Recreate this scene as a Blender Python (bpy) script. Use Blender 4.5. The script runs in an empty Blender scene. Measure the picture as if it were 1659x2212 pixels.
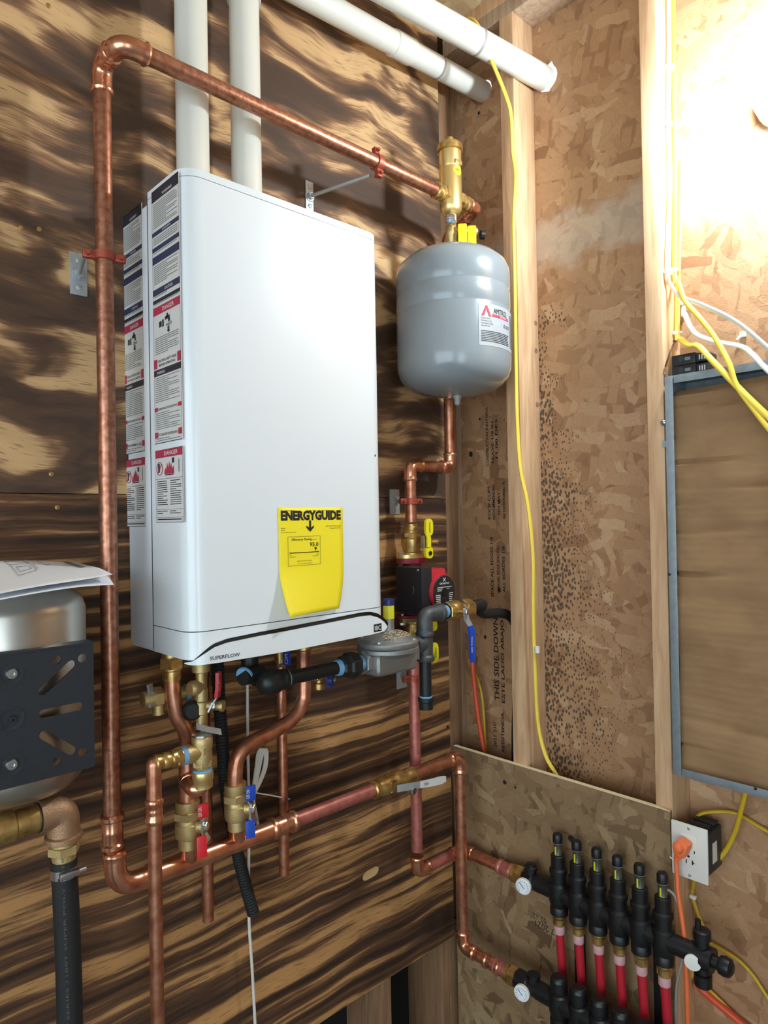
import bpy, bmesh, math, random
from mathutils import Vector as V, Matrix
random.seed(7)
sc = bpy.context.scene
COL = sc.collection

# ------------------------------------------------------------------ camera
CZ = 1.55; CY = -1.266; FPX = 1475.0; W0, H0 = 1659.0, 2212.0
yaw, pitch, roll = math.radians(46.78), math.radians(.56), math.radians(-1.03)
fw = V((math.cos(yaw)*math.cos(pitch), math.sin(yaw)*math.cos(pitch), math.sin(pitch)))
r0 = V((math.sin(yaw), -math.cos(yaw), 0)); u0 = r0.cross(fw)
rt = r0*math.cos(roll)+u0*math.sin(roll); up = -r0*math.sin(roll)+u0*math.cos(roll)
CAM = V((0, CY, CZ))
cd = bpy.data.cameras.new('camera'); cam = bpy.data.objects.new('camera', cd); COL.objects.link(cam)
cd.sensor_fit = 'HORIZONTAL'; cd.sensor_width = 36; cd.lens = FPX/W0*36; cd.clip_start = .02
cam.matrix_world = Matrix(((rt.x, up.x, -fw.x, CAM.x), (rt.y, up.y, -fw.y, CAM.y), (rt.z, up.z, -fw.z, CAM.z), (0, 0, 0, 1)))
sc.camera = cam

# ------------------------------------------------------------------ world, exposure
w = bpy.data.worlds.new('daylight'); sc.world = w; w.use_nodes = True
w.node_tree.nodes['Background'].inputs[0].default_value = (.76, .91, 1, 1)
w.node_tree.nodes['Background'].inputs[1].default_value = 4.3
sc.view_settings.view_transform = 'Standard'; sc.view_settings.look = 'None'
sc.view_settings.gamma = 1; sc.view_settings.use_curve_mapping = False
sc.view_settings.exposure = 0.12
BULB_L = 600.0                     # radiance of the bare bulb on the right wall
BULB = V((1.372, -.835, CZ+.83))

# ------------------------------------------------------------------ pixel -> place (distance always from a wall plane)
def ray(px, py):
    return rt*((px-829.5)/FPX) + up*(-(py-1106)/FPX) + fw
def PY(px, py, y):
    d = ray(px, py); return CAM + d*((y-CY)/d.y)
def PX(px, py, x):
    d = ray(px, py); return CAM + d*(x/d.x)

# ------------------------------------------------------------------ materials
def lin(c):
    return tuple(((v/255)/12.92 if v/255 <= .04045 else ((v/255+.055)/1.055)**2.4) for v in c)
MATS = {}
def mat(name, rgb, rough=.5, metal=0, var=.0, vscale=20, bump=0, bscale=200, coat=0, emit=0, stretch=(1, 1, 1), spec=None, var2=None, trans=0):
    m = bpy.data.materials.new(name); m.use_nodes = True; nt = m.node_tree; b = nt.nodes['Principled BSDF']
    c = lin(rgb)+(1,)
    b.inputs['Base Color'].default_value = c; b.inputs['Roughness'].default_value = rough; b.inputs['Metallic'].default_value = metal
    if coat: b.inputs['Coat Weight'].default_value = coat; b.inputs['Coat Roughness'].default_value = .1
    if spec is not None: b.inputs['Specular IOR Level'].default_value = spec
    if trans: b.inputs['Transmission Weight'].default_value = trans
    if emit: b.inputs['Emission Color'].default_value = c; b.inputs['Emission Strength'].default_value = emit
    if var or bump:
        tc = nt.nodes.new('ShaderNodeNewGeometry'); mp = nt.nodes.new('ShaderNodeMapping'); mp.inputs['Scale'].default_value = stretch
        nt.links.new(tc.outputs['Position'], mp.inputs['Vector'])
        if var:
            n = nt.nodes.new('ShaderNodeTexNoise'); n.inputs['Scale'].default_value = vscale; n.inputs['Detail'].default_value = 5
            nt.links.new(mp.outputs[0], n.inputs['Vector'])
            rp = nt.nodes.new('ShaderNodeValToRGB'); rp.color_ramp.elements[0].position = .3; rp.color_ramp.elements[1].position = .7
            dk = lin(var2)+(1,) if var2 else tuple(v*(1-var) for v in c[:3])+(1,)
            rp.color_ramp.elements[0].color = dk; rp.color_ramp.elements[1].color = c
            nt.links.new(n.outputs['Fac'], rp.inputs[0]); nt.links.new(rp.outputs[0], b.inputs['Base Color'])
        if bump:
            n2 = nt.nodes.new('ShaderNodeTexNoise'); n2.inputs['Scale'].default_value = bscale
            nt.links.new(mp.outputs[0], n2.inputs['Vector'])
            bp = nt.nodes.new('ShaderNodeBump'); bp.inputs['Strength'].default_value = bump; bp.inputs['Distance'].default_value = .002
            nt.links.new(n2.outputs['Fac'], bp.inputs['Height']); nt.links.new(bp.outputs[0], b.inputs['Normal'])
    MATS[name] = m; return m

class NG:
    """tiny node-graph helper"""
    def __init__(s, m):
        m.use_nodes = True; s.nt = m.node_tree; s.b = s.nt.nodes['Principled BSDF']
    def n(s, t, **kw):
        nd = s.nt.nodes.new('ShaderNode'+t)
        for k, v in kw.items():
            if k.startswith('i_'):
                key = k[2:].replace('_', ' ')
                nd.inputs[int(key) if key.isdigit() else key].default_value = v
            else: setattr(nd, k, v)
        return nd
    def l(s, a, b): s.nt.links.new(a, b)
    def math(s, op, a, b=None, clamp=False):
        nd = s.n('Math', operation=op, use_clamp=clamp)
        for i, v in enumerate((a, b)):
            if v is None: continue
            if isinstance(v, (int, float)): nd.inputs[i].default_value = v
            else: s.l(v, nd.inputs[i])
        return nd.outputs[0]
    def ramp(s, fac, stops, interp='LINEAR'):
        r = s.n('ValToRGB'); cr = r.color_ramp; cr.interpolation = interp
        while len(cr.elements) < len(stops): cr.elements.new(.5)
        for e, (p, c) in zip(cr.elements, stops):
            e.position = p; e.color = (lin(c)+(1,)) if isinstance(c, tuple) else (c, c, c, 1)
        s.l(fac, r.inputs[0]); return r.outputs[0]
    def mix(s, fac, a, b, mode='MIX'):
        nd = s.n('MixRGB', blend_type=mode)
        for i, v in enumerate((fac, a, b)):
            if isinstance(v, (int, float)): nd.inputs[i].default_value = v
            elif isinstance(v, tuple): nd.inputs[i].default_value = lin(v)+(1,)
            else: s.l(v, nd.inputs[i])
        return nd.outputs[0]
    def mapr(s, v, a, b, c=0., d=1.):
        nd = s.n('MapRange', interpolation_type='SMOOTHSTEP'); s.l(v, nd.inputs[0])
        for i, x in enumerate((a, b, c, d)): nd.inputs[i+1].default_value = x
        return nd.outputs[0]

def plywood(name, dark, mid, light, thin):
    """torch-burnt softwood plywood: large blotches (upper sheet) or narrow wavy streaks (lower sheet)"""
    m = bpy.data.materials.new(name); g = NG(m)
    pos = g.n('NewGeometry').outputs['Position']
    wn = g.n('TexNoise', i_Scale=2.6, i_Detail=2.0); g.l(pos, wn.inputs['Vector'])
    wp = g.n('VectorMath', operation='MULTIPLY_ADD'); g.l(wn.outputs['Color'], wp.inputs[0]); wp.inputs[1].default_value = (.25, 0, .055 if thin else .16); g.l(pos, wp.inputs[2])
    def noise(sc_, rot=0, loc=(0, 0, 0), **kw):
        mp = g.n('Mapping'); mp.inputs['Scale'].default_value = sc_; mp.inputs['Location'].default_value = loc; mp.inputs['Rotation'].default_value = (0, math.radians(rot), 0)
        g.l(wp.outputs[0], mp.inputs[0]); n = g.n('TexNoise', i_Scale=1.0, **kw); g.l(mp.outputs[0], n.inputs['Vector']); return n.outputs['Fac']
    if thin:
        a = noise((1.5, 1, 42), -4, (5, 0, 2), i_Detail=2.5, i_Roughness=.5); b = noise((1.0, 1, 9), -4, (1, 0, 9), i_Detail=2.0)
        f = g.math('ADD', g.math('MULTIPLY', a, .62), g.math('MULTIPLY', b, .38))
        stops = [(.41, dark), (.47, tuple((x+y)//2 for x, y in zip(dark, mid))), (.515, mid), (.56, light), (.68, tuple(min(255, int(v*1.1)) for v in light))]
    else:
        a = noise((3.0, 1, 10.5), -6, (2, 0, 4), i_Detail=3.0, i_Roughness=.5, i_Distortion=.5); b = noise((7.0, 1, 30), -4, (1, 0, 3), i_Detail=2.0)
        f = g.math('ADD', g.math('MULTIPLY', a, .76), g.math('MULTIPLY', b, .24))
        stops = [(.42, dark), (.49, tuple((x*2+y)//3 for x, y in zip(dark, mid))), (.53, mid), (.568, light), (.70, tuple(min(255, int(v*1.1)) for v in light))]
    fib = noise((16, 1, 300), 2, i_Detail=3.0, i_Roughness=.6)
    f = g.math('ADD', f, g.math('MULTIPLY', g.math('SUBTRACT', fib, .5), .10))
    col = g.ramp(f, stops)
    pores = noise((22, 1, 420), 2, (7, 0, 0), i_Detail=1.0)
    col = g.mix(g.math('MULTIPLY', g.mapr(pores, .60, .70), .6), col, dark)
    g.l(col, g.b.inputs['Base Color']); g.b.inputs['Roughness'].default_value = .6; g.b.inputs['Specular IOR Level'].default_value = .3
    bp = g.n('Bump', i_Strength=.3, i_Distance=.002); g.l(fib, bp.inputs['Height']); g.l(bp.outputs[0], g.b.inputs['Normal'])
    return m

def osb(name, tones, axis, sc_=1.0, mould=False, spray=False):
    """oriented strand board: three layers of rotated, stretched flakes"""
    m = bpy.data.materials.new(name); g = NG(m)
    pos = g.n('NewGeometry').outputs['Position']
    sp = g.n('SeparateXYZ'); g.l(pos, sp.inputs[0])
    cb = g.n('CombineXYZ')                      # board plane -> (u, v, 0)
    if axis == 'X': g.l(sp.outputs[1], cb.inputs[0]); g.l(sp.outputs[2], cb.inputs[1])
    elif axis == 'Y': g.l(sp.outputs[0], cb.inputs[0]); g.l(sp.outputs[2], cb.inputs[1])
    else: g.l(sp.outputs[0], cb.inputs[0]); g.l(sp.outputs[1], cb.inputs[1])
    nz = g.n('TexNoise', i_Scale=9.0, i_Detail=3.0); g.l(cb.outputs[0], nz.inputs['Vector'])
    ad = g.n('VectorMath', operation='MULTIPLY_ADD'); g.l(nz.outputs['Color'], ad.inputs[0]); ad.inputs[1].default_value = (.05, .05, 0); g.l(cb.outputs[0], ad.inputs[2])
    cols, dists = [], []
    for i, (rot, sx, sy) in enumerate(((10, 34, 13), (66, 30, 10), (-38, 38, 13), (100, 26, 9))):
        mp = g.n('Mapping', vector_type='TEXTURE'); mp.inputs['Rotation'].default_value = (0, 0, math.radians(rot+90)); mp.inputs['Scale'].default_value = (1/sy*sc_, 1/sx*sc_, 1)
        mp.inputs['Location'].default_value = (i*.37, i*.71, 0); g.l(ad.outputs[0], mp.inputs[0])
        vo = g.n('TexVoronoi', voronoi_dimensions='2D', distance='CHEBYCHEV', i_Scale=1.0); g.l(mp.outputs[0], vo.inputs['Vector'])
        ve = g.n('SeparateColor'); g.l(vo.outputs['Color'], ve.inputs[0])
        cols.append(ve); dists.append(vo.outputs['Distance'])
    h = cols[0].outputs[0]; d = dists[0]
    for i in (1, 2, 3):
        sel = g.math('MULTIPLY', g.math('GREATER_THAN', cols[i].outputs[1], .55), g.math('LESS_THAN', dists[i], .47))
        mixv = g.n('Mix'); g.l(sel, mixv.inputs[0]); g.l(h, mixv.inputs[2]); g.l(cols[i].outputs[0], mixv.inputs[3]); h = mixv.outputs[0]
        mixd = g.n('Mix'); g.l(sel, mixd.inputs[0]); g.l(d, mixd.inputs[2]); g.l(dists[i], mixd.inputs[3]); d = mixd.outputs[0]
    col = g.ramp(h, [(0, tones[0]), (.05, tones[1]), (.4, tones[2]), (.62, tones[3]), (.85, tones[3]), (.97, tones[4])])
    fib = g.n('TexNoise', i_Scale=90.0, i_Detail=5.0, i_Distortion=1.5); g.l(ad.outputs[0], fib.inputs['Vector'])
    col = g.mix(g.math('MULTIPLY', g.mapr(fib.outputs['Fac'], .35, .75), .22), col, tones[0])
    big = g.n('TexNoise', i_Scale=3.0, i_Detail=2.0); g.l(cb.outputs[0], big.inputs['Vector'])
    col = g.mix(g.mapr(big.outputs['Fac'], .35, .7, 0, .35), col, tones[1])
    edge = g.mapr(d, .435, .5)
    col = g.mix(g.math('MULTIPLY', edge, .55), col, tones[0])
    if mould:
        vm = g.n('TexVoronoi', voronoi_dimensions='2D', i_Scale=95.0)
        mpm = g.n('Mapping'); mpm.inputs['Scale'].default_value = (1.25, .8, 1); mpm.inputs['Rotation'].default_value = (0, 0, .2); g.l(cb.outputs[0], mpm.inputs[0]); g.l(mpm.outputs[0], vm.inputs['Vector'])
        rnd = g.n('SeparateColor'); g.l(vm.outputs['Color'], rnd.inputs[0])
        # the stain hugs the stud and thins out away from it: a stain with a shape of its own
        yy = sp.outputs[1]; zz = sp.outputs[2]
        ny = g.math('ADD', g.math('MULTIPLY', g.math('SUBTRACT', nz.outputs['Fac'], .5), .35), g.math('SUBTRACT', -.245, yy))
        wid = g.mapr(zz, CZ+.45, CZ-.25, .05, .26)
        mk = g.math('SUBTRACT', 1.0, g.math('DIVIDE', ny, wid), True)
        mk = g.math('MULTIPLY', mk, g.mapr(zz, CZ+.62, CZ+.45)); mk = g.math('MULTIPLY', mk, g.math('GREATER_THAN', yy, -.56))
        mk = g.math('MULTIPLY', mk, g.math('LESS_THAN', yy, -.235))
        thr = g.math('MULTIPLY', g.math('MULTIPLY', mk, .42), g.math('GREATER_THAN', g.math('ADD', rnd.outputs[0], g.math('MULTIPLY', mk, .55)), .62))
        dot = g.math('LESS_THAN', vm.outputs['Distance'], thr)
        col = g.mix(g.math('MULTIPLY', dot, .85), col, (58, 50, 44))
    if spray:
        ns = g.n('TexNoise', i_Scale=16.0, i_Detail=4.0); g.l(cb.outputs[0], ns.inputs['Vector'])
        zz2 = g.math('ADD', sp.outputs[2], g.math('MULTIPLY', g.math('SUBTRACT', ns.outputs['Fac'], .5), .16))
        band = g.math('MULTIPLY', g.mapr(zz2, CZ+.62, CZ+.68), g.mapr(zz2, CZ+.80, CZ+.74))
        col = g.mix(g.math('MULTIPLY', band, .4), col, (206, 200, 186))
    g.l(col, g.b.inputs['Base Color']); g.b.inputs['Roughness'].default_value = .6
    bp = g.n('Bump', i_Strength=.5, i_Distance=.003); g.l(g.math('ADD', h, g.math('MULTIPLY', fib.outputs['Fac'], .6)), bp.inputs['Height']); g.l(bp.outputs[0], g.b.inputs['Normal'])
    return m

def lumber(name, a, b):
    m = bpy.data.materials.new(name); g = NG(m)
    pos = g.n('NewGeometry').outputs['Position']
    mp = g.n('Mapping'); mp.inputs['Scale'].default_value = (1, 1, .09); g.l(pos, mp.inputs[0])
    n = g.n('TexNoise', i_Scale=70.0, i_Detail=5.0, i_Distortion=.8); g.l(mp.outputs[0], n.inputs['Vector'])
    n2 = g.n('TexNoise', i_Scale=5.0, i_Detail=2.0); g.l(pos, n2.inputs['Vector'])
    col = g.ramp(n.outputs['Fac'], [(.3, a), (.7, b)])
    col = g.mix(g.mapr(n2.outputs['Fac'], .4, .75, 0, .4), col, a)
    g.l(col, g.b.inputs['Base Color']); g.b.inputs['Roughness'].default_value = .6
    bp = g.n('Bump', i_Strength=.3, i_Distance=.002); g.l(n.outputs['Fac'], bp.inputs['Height']); g.l(bp.outputs[0], g.b.inputs['Normal'])
    return m

M = MATS
M['ply_up'] = plywood('ply_up', (76, 58, 47), (136, 100, 72), (200, 162, 116), False)
M['ply_lo'] = plywood('ply_lo', (56, 40, 31), (106, 74, 50), (182, 136, 86), True)
M['osb_wall'] = osb('osb_wall', ((132, 92, 60), (166, 124, 88), (176, 135, 98), (182, 142, 104), (196, 160, 122)), 'X', .85, mould=True, spray=True)
M['osb_dark'] = osb('osb_dark', ((100, 76, 52), (134, 106, 74), (148, 120, 86), (156, 128, 92), (174, 148, 112)), 'X', .85)
M['osb_ceiling'] = osb('osb_ceiling', ((138, 110, 78), (158, 130, 96), (172, 144, 108), (180, 152, 116), (196, 170, 132)), 'Z', 1.0)
mat('drywall', (204, 206, 208), .8)
M['fir'] = lumber('fir', (190, 148, 110), (222, 184, 144))
M['fir_old'] = lumber('fir_old', (126, 94, 68), (168, 130, 96))
M['fir_grey'] = lumber('fir_grey', (160, 134, 110), (196, 170, 142))
mat('fresh_cut', (226, 206, 168), .8)
mat('concrete', (130, 126, 120), .85, var=.2)
mat('void_shade_black', (16, 14, 13), .9)
mat('ink', (34, 26, 22), .8)
mat('white_enamel', (228, 233, 236), .3, coat=.35)
mat('white_case', (228, 232, 236), .38)
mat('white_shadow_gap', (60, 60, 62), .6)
mat('gloss_black', (18, 18, 20), .25)
mat('pvc', (214, 212, 202), .38)
mat('pvc_ring', (150, 146, 138), .6)
mat('copper', (224, 162, 132), .34, .9, var=.3, vscale=55, var2=(178, 112, 84), bump=.1, bscale=160)
mat('copper_bright', (240, 182, 150), .24, .92, var=.2, vscale=40, var2=(212, 140, 106))
mat('copper_brown', (192, 138, 112), .36, .85, var=.3, vscale=90, var2=(146, 92, 70), bump=.15, bscale=260)
mat('copper_red', (204, 130, 118), .38, .6, var=.2, vscale=60, var2=(176, 100, 90))
mat('copper_clamp', (170, 84, 66), .45, .5)
mat('brass', (224, 192, 124), .34, .88, var=.2, vscale=60, var2=(168, 132, 76))
mat('brass_cast', (206, 182, 128), .48, .85, bump=.3, bscale=500)
mat('gold', (232, 204, 138), .36, .88)
mat('bronze_cast', (168, 134, 104), .55, .8, bump=.4, bscale=400)
mat('steel', (196, 198, 200), .28, 1)
mat('zinc', (186, 191, 194), .42, .55, var=.12, vscale=90)
mat('galvanized', (150, 160, 166), .45, .45, var=.2, vscale=60)
mat('stainless', (196, 192, 184), .3, 1, bump=.06, bscale=300, stretch=(1, 1, 12))
mat('plate_black', (36, 40, 46), .5, var=.2, vscale=200)
mat('black_iron', (46, 48, 48), .42, .55, var=.2, vscale=80)
mat('cast_grey', (88, 90, 92), .48, .6, bump=.4, bscale=500)
mat('zamak', (146, 147, 144), .5, .7, bump=.25, bscale=300)
mat('black_plastic', (20, 20, 22), .42)
mat('black_rubber', (24, 24, 25), .65, bump=.3, bscale=700)
mat('tank_grey', (134, 142, 147), .26, coat=.4)
mat('label_grey', (164, 170, 174), .4)
mat('label_white', (214, 212, 208), .5)
mat('paper', (238, 243, 250), .7)
mat('print_dark', (44, 44, 54), .6)
mat('print_grey', (120, 118, 118), .6)
mat('print_blue', (52, 56, 84), .6)
mat('print_red', (176, 52, 76), .6)
mat('print_black', (22, 22, 24), .6)
mat('energy_yellow', (247, 226, 40), .55)
mat('handle_yellow', (236, 222, 36), .38)
mat('sticker_yellow', (222, 216, 48), .5)
mat('handle_red', (206, 34, 44), .35)
mat('handle_blue', (30, 72, 176), .35)
mat('handle_navy', (26, 48, 110), .4)
mat('tape_blue', (112, 164, 208), .6)
mat('pump_red', (196, 44, 56), .42)
mat('pump_maroon', (130, 34, 48), .5)
mat('pump_box', (34, 34, 37), .5)
mat('cable_yellow', (240, 208, 78), .45)
mat('cable_yellow_dull', (204, 166, 36), .5)
mat('cable_white', (234, 232, 224), .45)
mat('wire_white', (224, 220, 210), .5)
mat('cord_orange', (236, 116, 66), .45)
mat('pex_orange', (214, 84, 50), .4)
mat('pex_red', (186, 36, 50), .38)
mat('ring_pink', (206, 160, 162), .5)
mat('gauge_white', (232, 230, 222), .45)
mat('plate_white', (222, 218, 210), .4)
mat('teal_plastic', (36, 104, 128), .4)
mat('clear_plastic', (210, 214, 214), .2, trans=.6)
mat('meter_tube', (70, 72, 60), .2)
mat('hose_print', (92, 92, 90), .7)
mat('sawdust', (214, 188, 150), .9)
mat('staple', (236, 236, 230), .5)
mat('wood_patch', (206, 168, 116), .6)
mat('nail', (84, 66, 52), .5, .8)
mat('bulb_glass', (232, 247, 255), .4, emit=BULB_L)
mat('porcelain', (236, 234, 228), .35)

def cardboard():
    m = bpy.data.materials.new('cardboard'); g = NG(m); pos = g.n('NewGeometry').outputs['Position']
    mp = g.n('Mapping'); mp.inputs['Scale'].default_value = (1, .7, 1.3); g.l(pos, mp.inputs[0])
    n = g.n('TexNoise', i_Scale=14.0, i_Detail=3.0, i_Distortion=.6); g.l(mp.outputs[0], n.inputs['Vector'])
    wv = g.n('TexWave', wave_type='BANDS', bands_direction='Z', i_Scale=16.0, i_Distortion=2.2, i_Detail=2.0, i_Detail_Scale=2.0); g.l(mp.outputs[0], wv.inputs['Vector'])
    col = g.ramp(n.outputs['Fac'], [(.3, (140, 106, 72)), (.7, (160, 124, 86))]); g.l(col, g.b.inputs['Base Color']); g.b.inputs['Roughness'].default_value = .75
    bp = g.n('Bump', i_Strength=.3, i_Distance=.003); g.l(g.math('ADD', g.math('MULTIPLY', wv.outputs['Fac'], .25), n.outputs['Fac']), bp.inputs['Height']); g.l(bp.outputs[0], g.b.inputs['Normal'])
    M['cardboard'] = m
cardboard()

# ------------------------------------------------------------------ mesh helpers (everything is written in world metres)
LOC = {}
def tag(o, label=None, cat=None, group=None, kind=None):
    if label: o['label'] = label
    if cat: o['category'] = cat
    if group: o['group'] = group
    if kind: o['kind'] = kind
    return o
def thing(name, label, cat, loc, group=None, kind=None):
    o = bpy.data.objects.new(name, None); COL.objects.link(o); o.location = loc; o.empty_display_size = .05
    LOC[o] = V(loc); return tag(o, label, cat, group, kind)
def link(name, verts, faces, m, parent=None, smooth=True, ang=38, mats=None, fm=None):
    verts = [V(v) for v in verts]
    if parent is not None: org = LOC[parent]
    else:
        xs = [v.x for v in verts]; ys = [v.y for v in verts]; zs = [v.z for v in verts]
        org = V(((min(xs)+max(xs))/2, (min(ys)+max(ys))/2, min(zs)))
    me = bpy.data.meshes.new(name); me.from_pydata([v-org for v in verts], [], faces)
    bm = bmesh.new(); bm.from_mesh(me); bmesh.ops.recalc_face_normals(bm, faces=bm.faces); bm.to_mesh(me); bm.free()
    for k in (mats or [m]): me.materials.append(M[k])
    if fm:
        for p, i in zip(me.polygons, fm): p.material_index = i
    if smooth: me.shade_smooth(); me.set_sharp_from_angle(angle=math.radians(ang))
    o = bpy.data.objects.new(name, me); COL.objects.link(o)
    if parent is not None: o.parent = parent; LOC[o] = org.copy()
    else: o.location = org; LOC[o] = org.copy()
    return o
def frame(d):
    d = V(d).normalized(); a = V((0, 0, 1)) if abs(d.z) < .9 else V((1, 0, 0))
    x = a.cross(d).normalized(); y = d.cross(x); return x, y, d
def sweep_data(pts, rad, n=14, caps=True, flat=None):
    pts = [V(p) for p in pts]; k = len(pts)
    if not isinstance(rad, (list, tuple)): rad = [rad]*k
    tg = []
    for i in range(k):
        t = pts[min(i+1, k-1)]-pts[max(i-1, 0)]
        tg.append(t.normalized())
    x, y, _ = frame(tg[0]); vs, fs = [], []
    for i in range(k):
        if i: 
            q = tg[i-1].rotation_difference(tg[i]); x = q @ x; y = q @ y
        for j in range(n):
            a = 2*math.pi*j/n
            ox, oy = math.cos(a)*rad[i], math.sin(a)*rad[i]
            if flat: oy *= flat
            vs.append(pts[i]+x*ox+y*oy)
    for i in range(k-1):
        for j in range(n):
            fs.append((i*n+j, i*n+(j+1) % n, (i+1)*n+(j+1) % n, (i+1)*n+j))
    if caps: fs.append(tuple(range(n-1, -1, -1))); fs.append(tuple((k-1)*n+j for j in range(n)))
    return vs, fs
def tube(name, pts, rad, m, parent=None, n=14, flat=None):
    vs, fs = sweep_data(pts, rad, n, True, flat); return link(name, vs, fs, m, parent, ang=50)
def fillet(pts, br, seg=8):
    """round the corners of a polyline"""
    pts = [V(p) for p in pts]; out = [pts[0]]
    for i in range(1, len(pts)-1):
        a, b, c = pts[i-1], pts[i], pts[i+1]; d1 = (a-b); d2 = (c-b); l = min(d1.length, d2.length)*.49
        d1.normalize(); d2.normalize(); ang = d1.angle(d2)
        t = min(l, br/math.tan(ang/2)) if ang < 3.1 else 0
        if t < 1e-4: out.append(b); continue
        p0, p1 = b+d1*t, b+d2*t
        for s in range(seg+1):
            u = s/seg; out.append(p0*(1-u)**2+b*2*u*(1-u)+p1*u*u)
    out.append(pts[-1]); return out
def smooth_path(pts, seg=8):
    """Catmull-Rom through the points"""
    P = [V(p) for p in pts]; P = [P[0]*2-P[1]]+P+[P[-1]*2-P[-2]]; out = []
    for i in range(1, len(P)-2):
        for s in range(seg):
            t = s/seg; a, b, c, d = P[i-1], P[i], P[i+1], P[i+2]
            out.append(.5*((2*b)+(c-a)*t+(2*a-5*b+4*c-d)*t*t+(3*b-a-3*c+d)*t**3))
    out.append(P[-2]); return out
def cable(name, pts, r, m, parent=None, n=8, flat=None, seg=8):
    return tube(name, smooth_path(pts, seg), r, m, parent, n, flat)
def lathe(name, prof, p0, axis, m, parent=None, n=24, ang=38, smooth=True):
    """prof: (radius, distance along axis)"""
    x, y, d = frame(axis); p0 = V(p0); vs, fs = [], []; k = len(prof)
    for r, t in prof:
        for j in range(n):
            a = 2*math.pi*(j+.5)/n; vs.append(p0+d*t+x*math.cos(a)*r+y*math.sin(a)*r)
    for i in range(k-1):
        for j in range(n): fs.append((i*n+j, i*n+(j+1) % n, (i+1)*n+(j+1) % n, (i+1)*n+j))
    fs.append(tuple(range(n-1, -1, -1))); fs.append(tuple((k-1)*n+j for j in range(n)))
    return link(name, vs, fs, m, parent, smooth, ang)
def hexnut(name, r, p0, axis, t0, t1, m, parent=None):
    c = min(.0015, (t1-t0)*.2)
    return lathe(name, [(r*.9, t0), (r, t0+c), (r, t1-c), (r*.9, t1)], p0, axis, m, parent, 6, 20, True)
def box(name, lo, hi, m, parent=None, bev=0, seg=2, smooth=True):
    lo, hi = V(lo), V(hi); bm = bmesh.new(); bmesh.ops.create_cube(bm, size=1)
    for v in bm.verts: v.co = V(((lo[i]+hi[i])/2+v.co[i]*(hi[i]-lo[i]) for i in range(3)))
    if bev: bmesh.ops.bevel(bm, geom=list(bm.edges), offset=bev, segments=seg, profile=.6, affect='EDGES')
    vs = [v.co.copy() for v in bm.verts]; bm.verts.index_update(); fs = [tuple(v.index for v in f.verts) for f in bm.faces]; bm.free()
    return link(name, vs, fs, m, parent, smooth, 30)
def obox(name, c, ax, ay, az, size, m, parent=None, bev=0):
    """box with its own axes"""
    bm = bmesh.new(); bmesh.ops.create_cube(bm, size=1); c = V(c)
    for v in bm.verts: v.co = V((v.co.x*size[0], v.co.y*size[1], v.co.z*size[2]))
    if bev: bmesh.ops.bevel(bm, geom=list(bm.edges), offset=bev, segments=2, profile=.6, affect='EDGES')
    bm.verts.index_update()
    ax, ay, az = V(ax).normalized(), V(ay).normalized(), V(az).normalized()
    vs = [c+ax*v.co.x+ay*v.co.y+az*v.co.z for v in bm.verts]; fs = [tuple(v.index for v in f.verts) for f in bm.faces]; bm.free()
    return link(name, vs, fs, m, parent, True, 30)
def prism(name, pts, ext, m, parent=None, smooth=False, ang=38):
    """flat outline (3-D points in one plane) pushed along ext"""
    pts = [V(p) for p in pts]; ext = V(ext); n = len(pts)
    vs = pts+[p+ext for p in pts]; fs = [tuple(range(n)), tuple(range(2*n-1, n-1, -1))]
    fs += [(i, (i+1) % n, n+(i+1) % n, n+i) for i in range(n)]
    return link(name, vs, fs, m, parent, smooth, ang)
def strip(name, pts, wd, w, th, m, parent=None, smooth=True):
    """bent flat bar: path, width direction, width(s), thickness"""
    pts = [V(p) for p in pts]; wd = V(wd).normalized(); k = len(pts); w = w if isinstance(w, (list, tuple)) else [w]*k
    vs, fs = [], []
    for i, p in enumerate(pts):
        t = (pts[min(i+1, k-1)]-pts[max(i-1, 0)]).normalized(); nrm = t.cross(wd).normalized()
        for a, b in ((-1, -1), (1, -1), (1, 1), (-1, 1)): vs.append(p+wd*(a*w[i]/2)+nrm*(b*th/2))
    for i in range(k-1):
        for j in range(4): fs.append((i*4+j, i*4+(j+1) % 4, i*4+4+(j+1) % 4, i*4+4+j))
    fs += [(3, 2, 1, 0), tuple((k-1)*4+j for j in range(4))]
    return link(name, vs, fs, m, parent, smooth, 30)
FONT_CACHE = {}
def text(name, body, org, xd, yd, width, m, parent, height=None, bold=0, anchor='l'):
    """flat lettering fitted to a width (and height)"""
    cu = bpy.data.curves.new('lettering', 'FONT'); cu.body = body; cu.resolution_u = 2; cu.offset = bold
    ob = bpy.data.objects.new('lettering', cu); me = bpy.data.meshes.new_from_object(ob)
    vs = [v.co.copy() for v in me.vertices]; fs = [tuple(p.vertices) for p in me.polygons]
    bpy.data.objects.remove(ob); bpy.data.curves.remove(cu); bpy.data.meshes.remove(me)
    if not vs: return None
    x0, x1 = min(v.x for v in vs), max(v.x for v in vs); y0, y1 = min(v.y for v in vs), max(v.y for v in vs)
    sx = width/(x1-x0); sy = height/(y1-y0) if height else sx
    xd, yd, org = V(xd).normalized(), V(yd).normalized(), V(org)
    off = {'l': 0, 'c': -width/2, 'r': -width}[anchor]
    return link(name, [org+xd*((v.x-x0)*sx+off)+yd*((v.y-y0)*sy) for v in vs], fs, m, parent, False)
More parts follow.
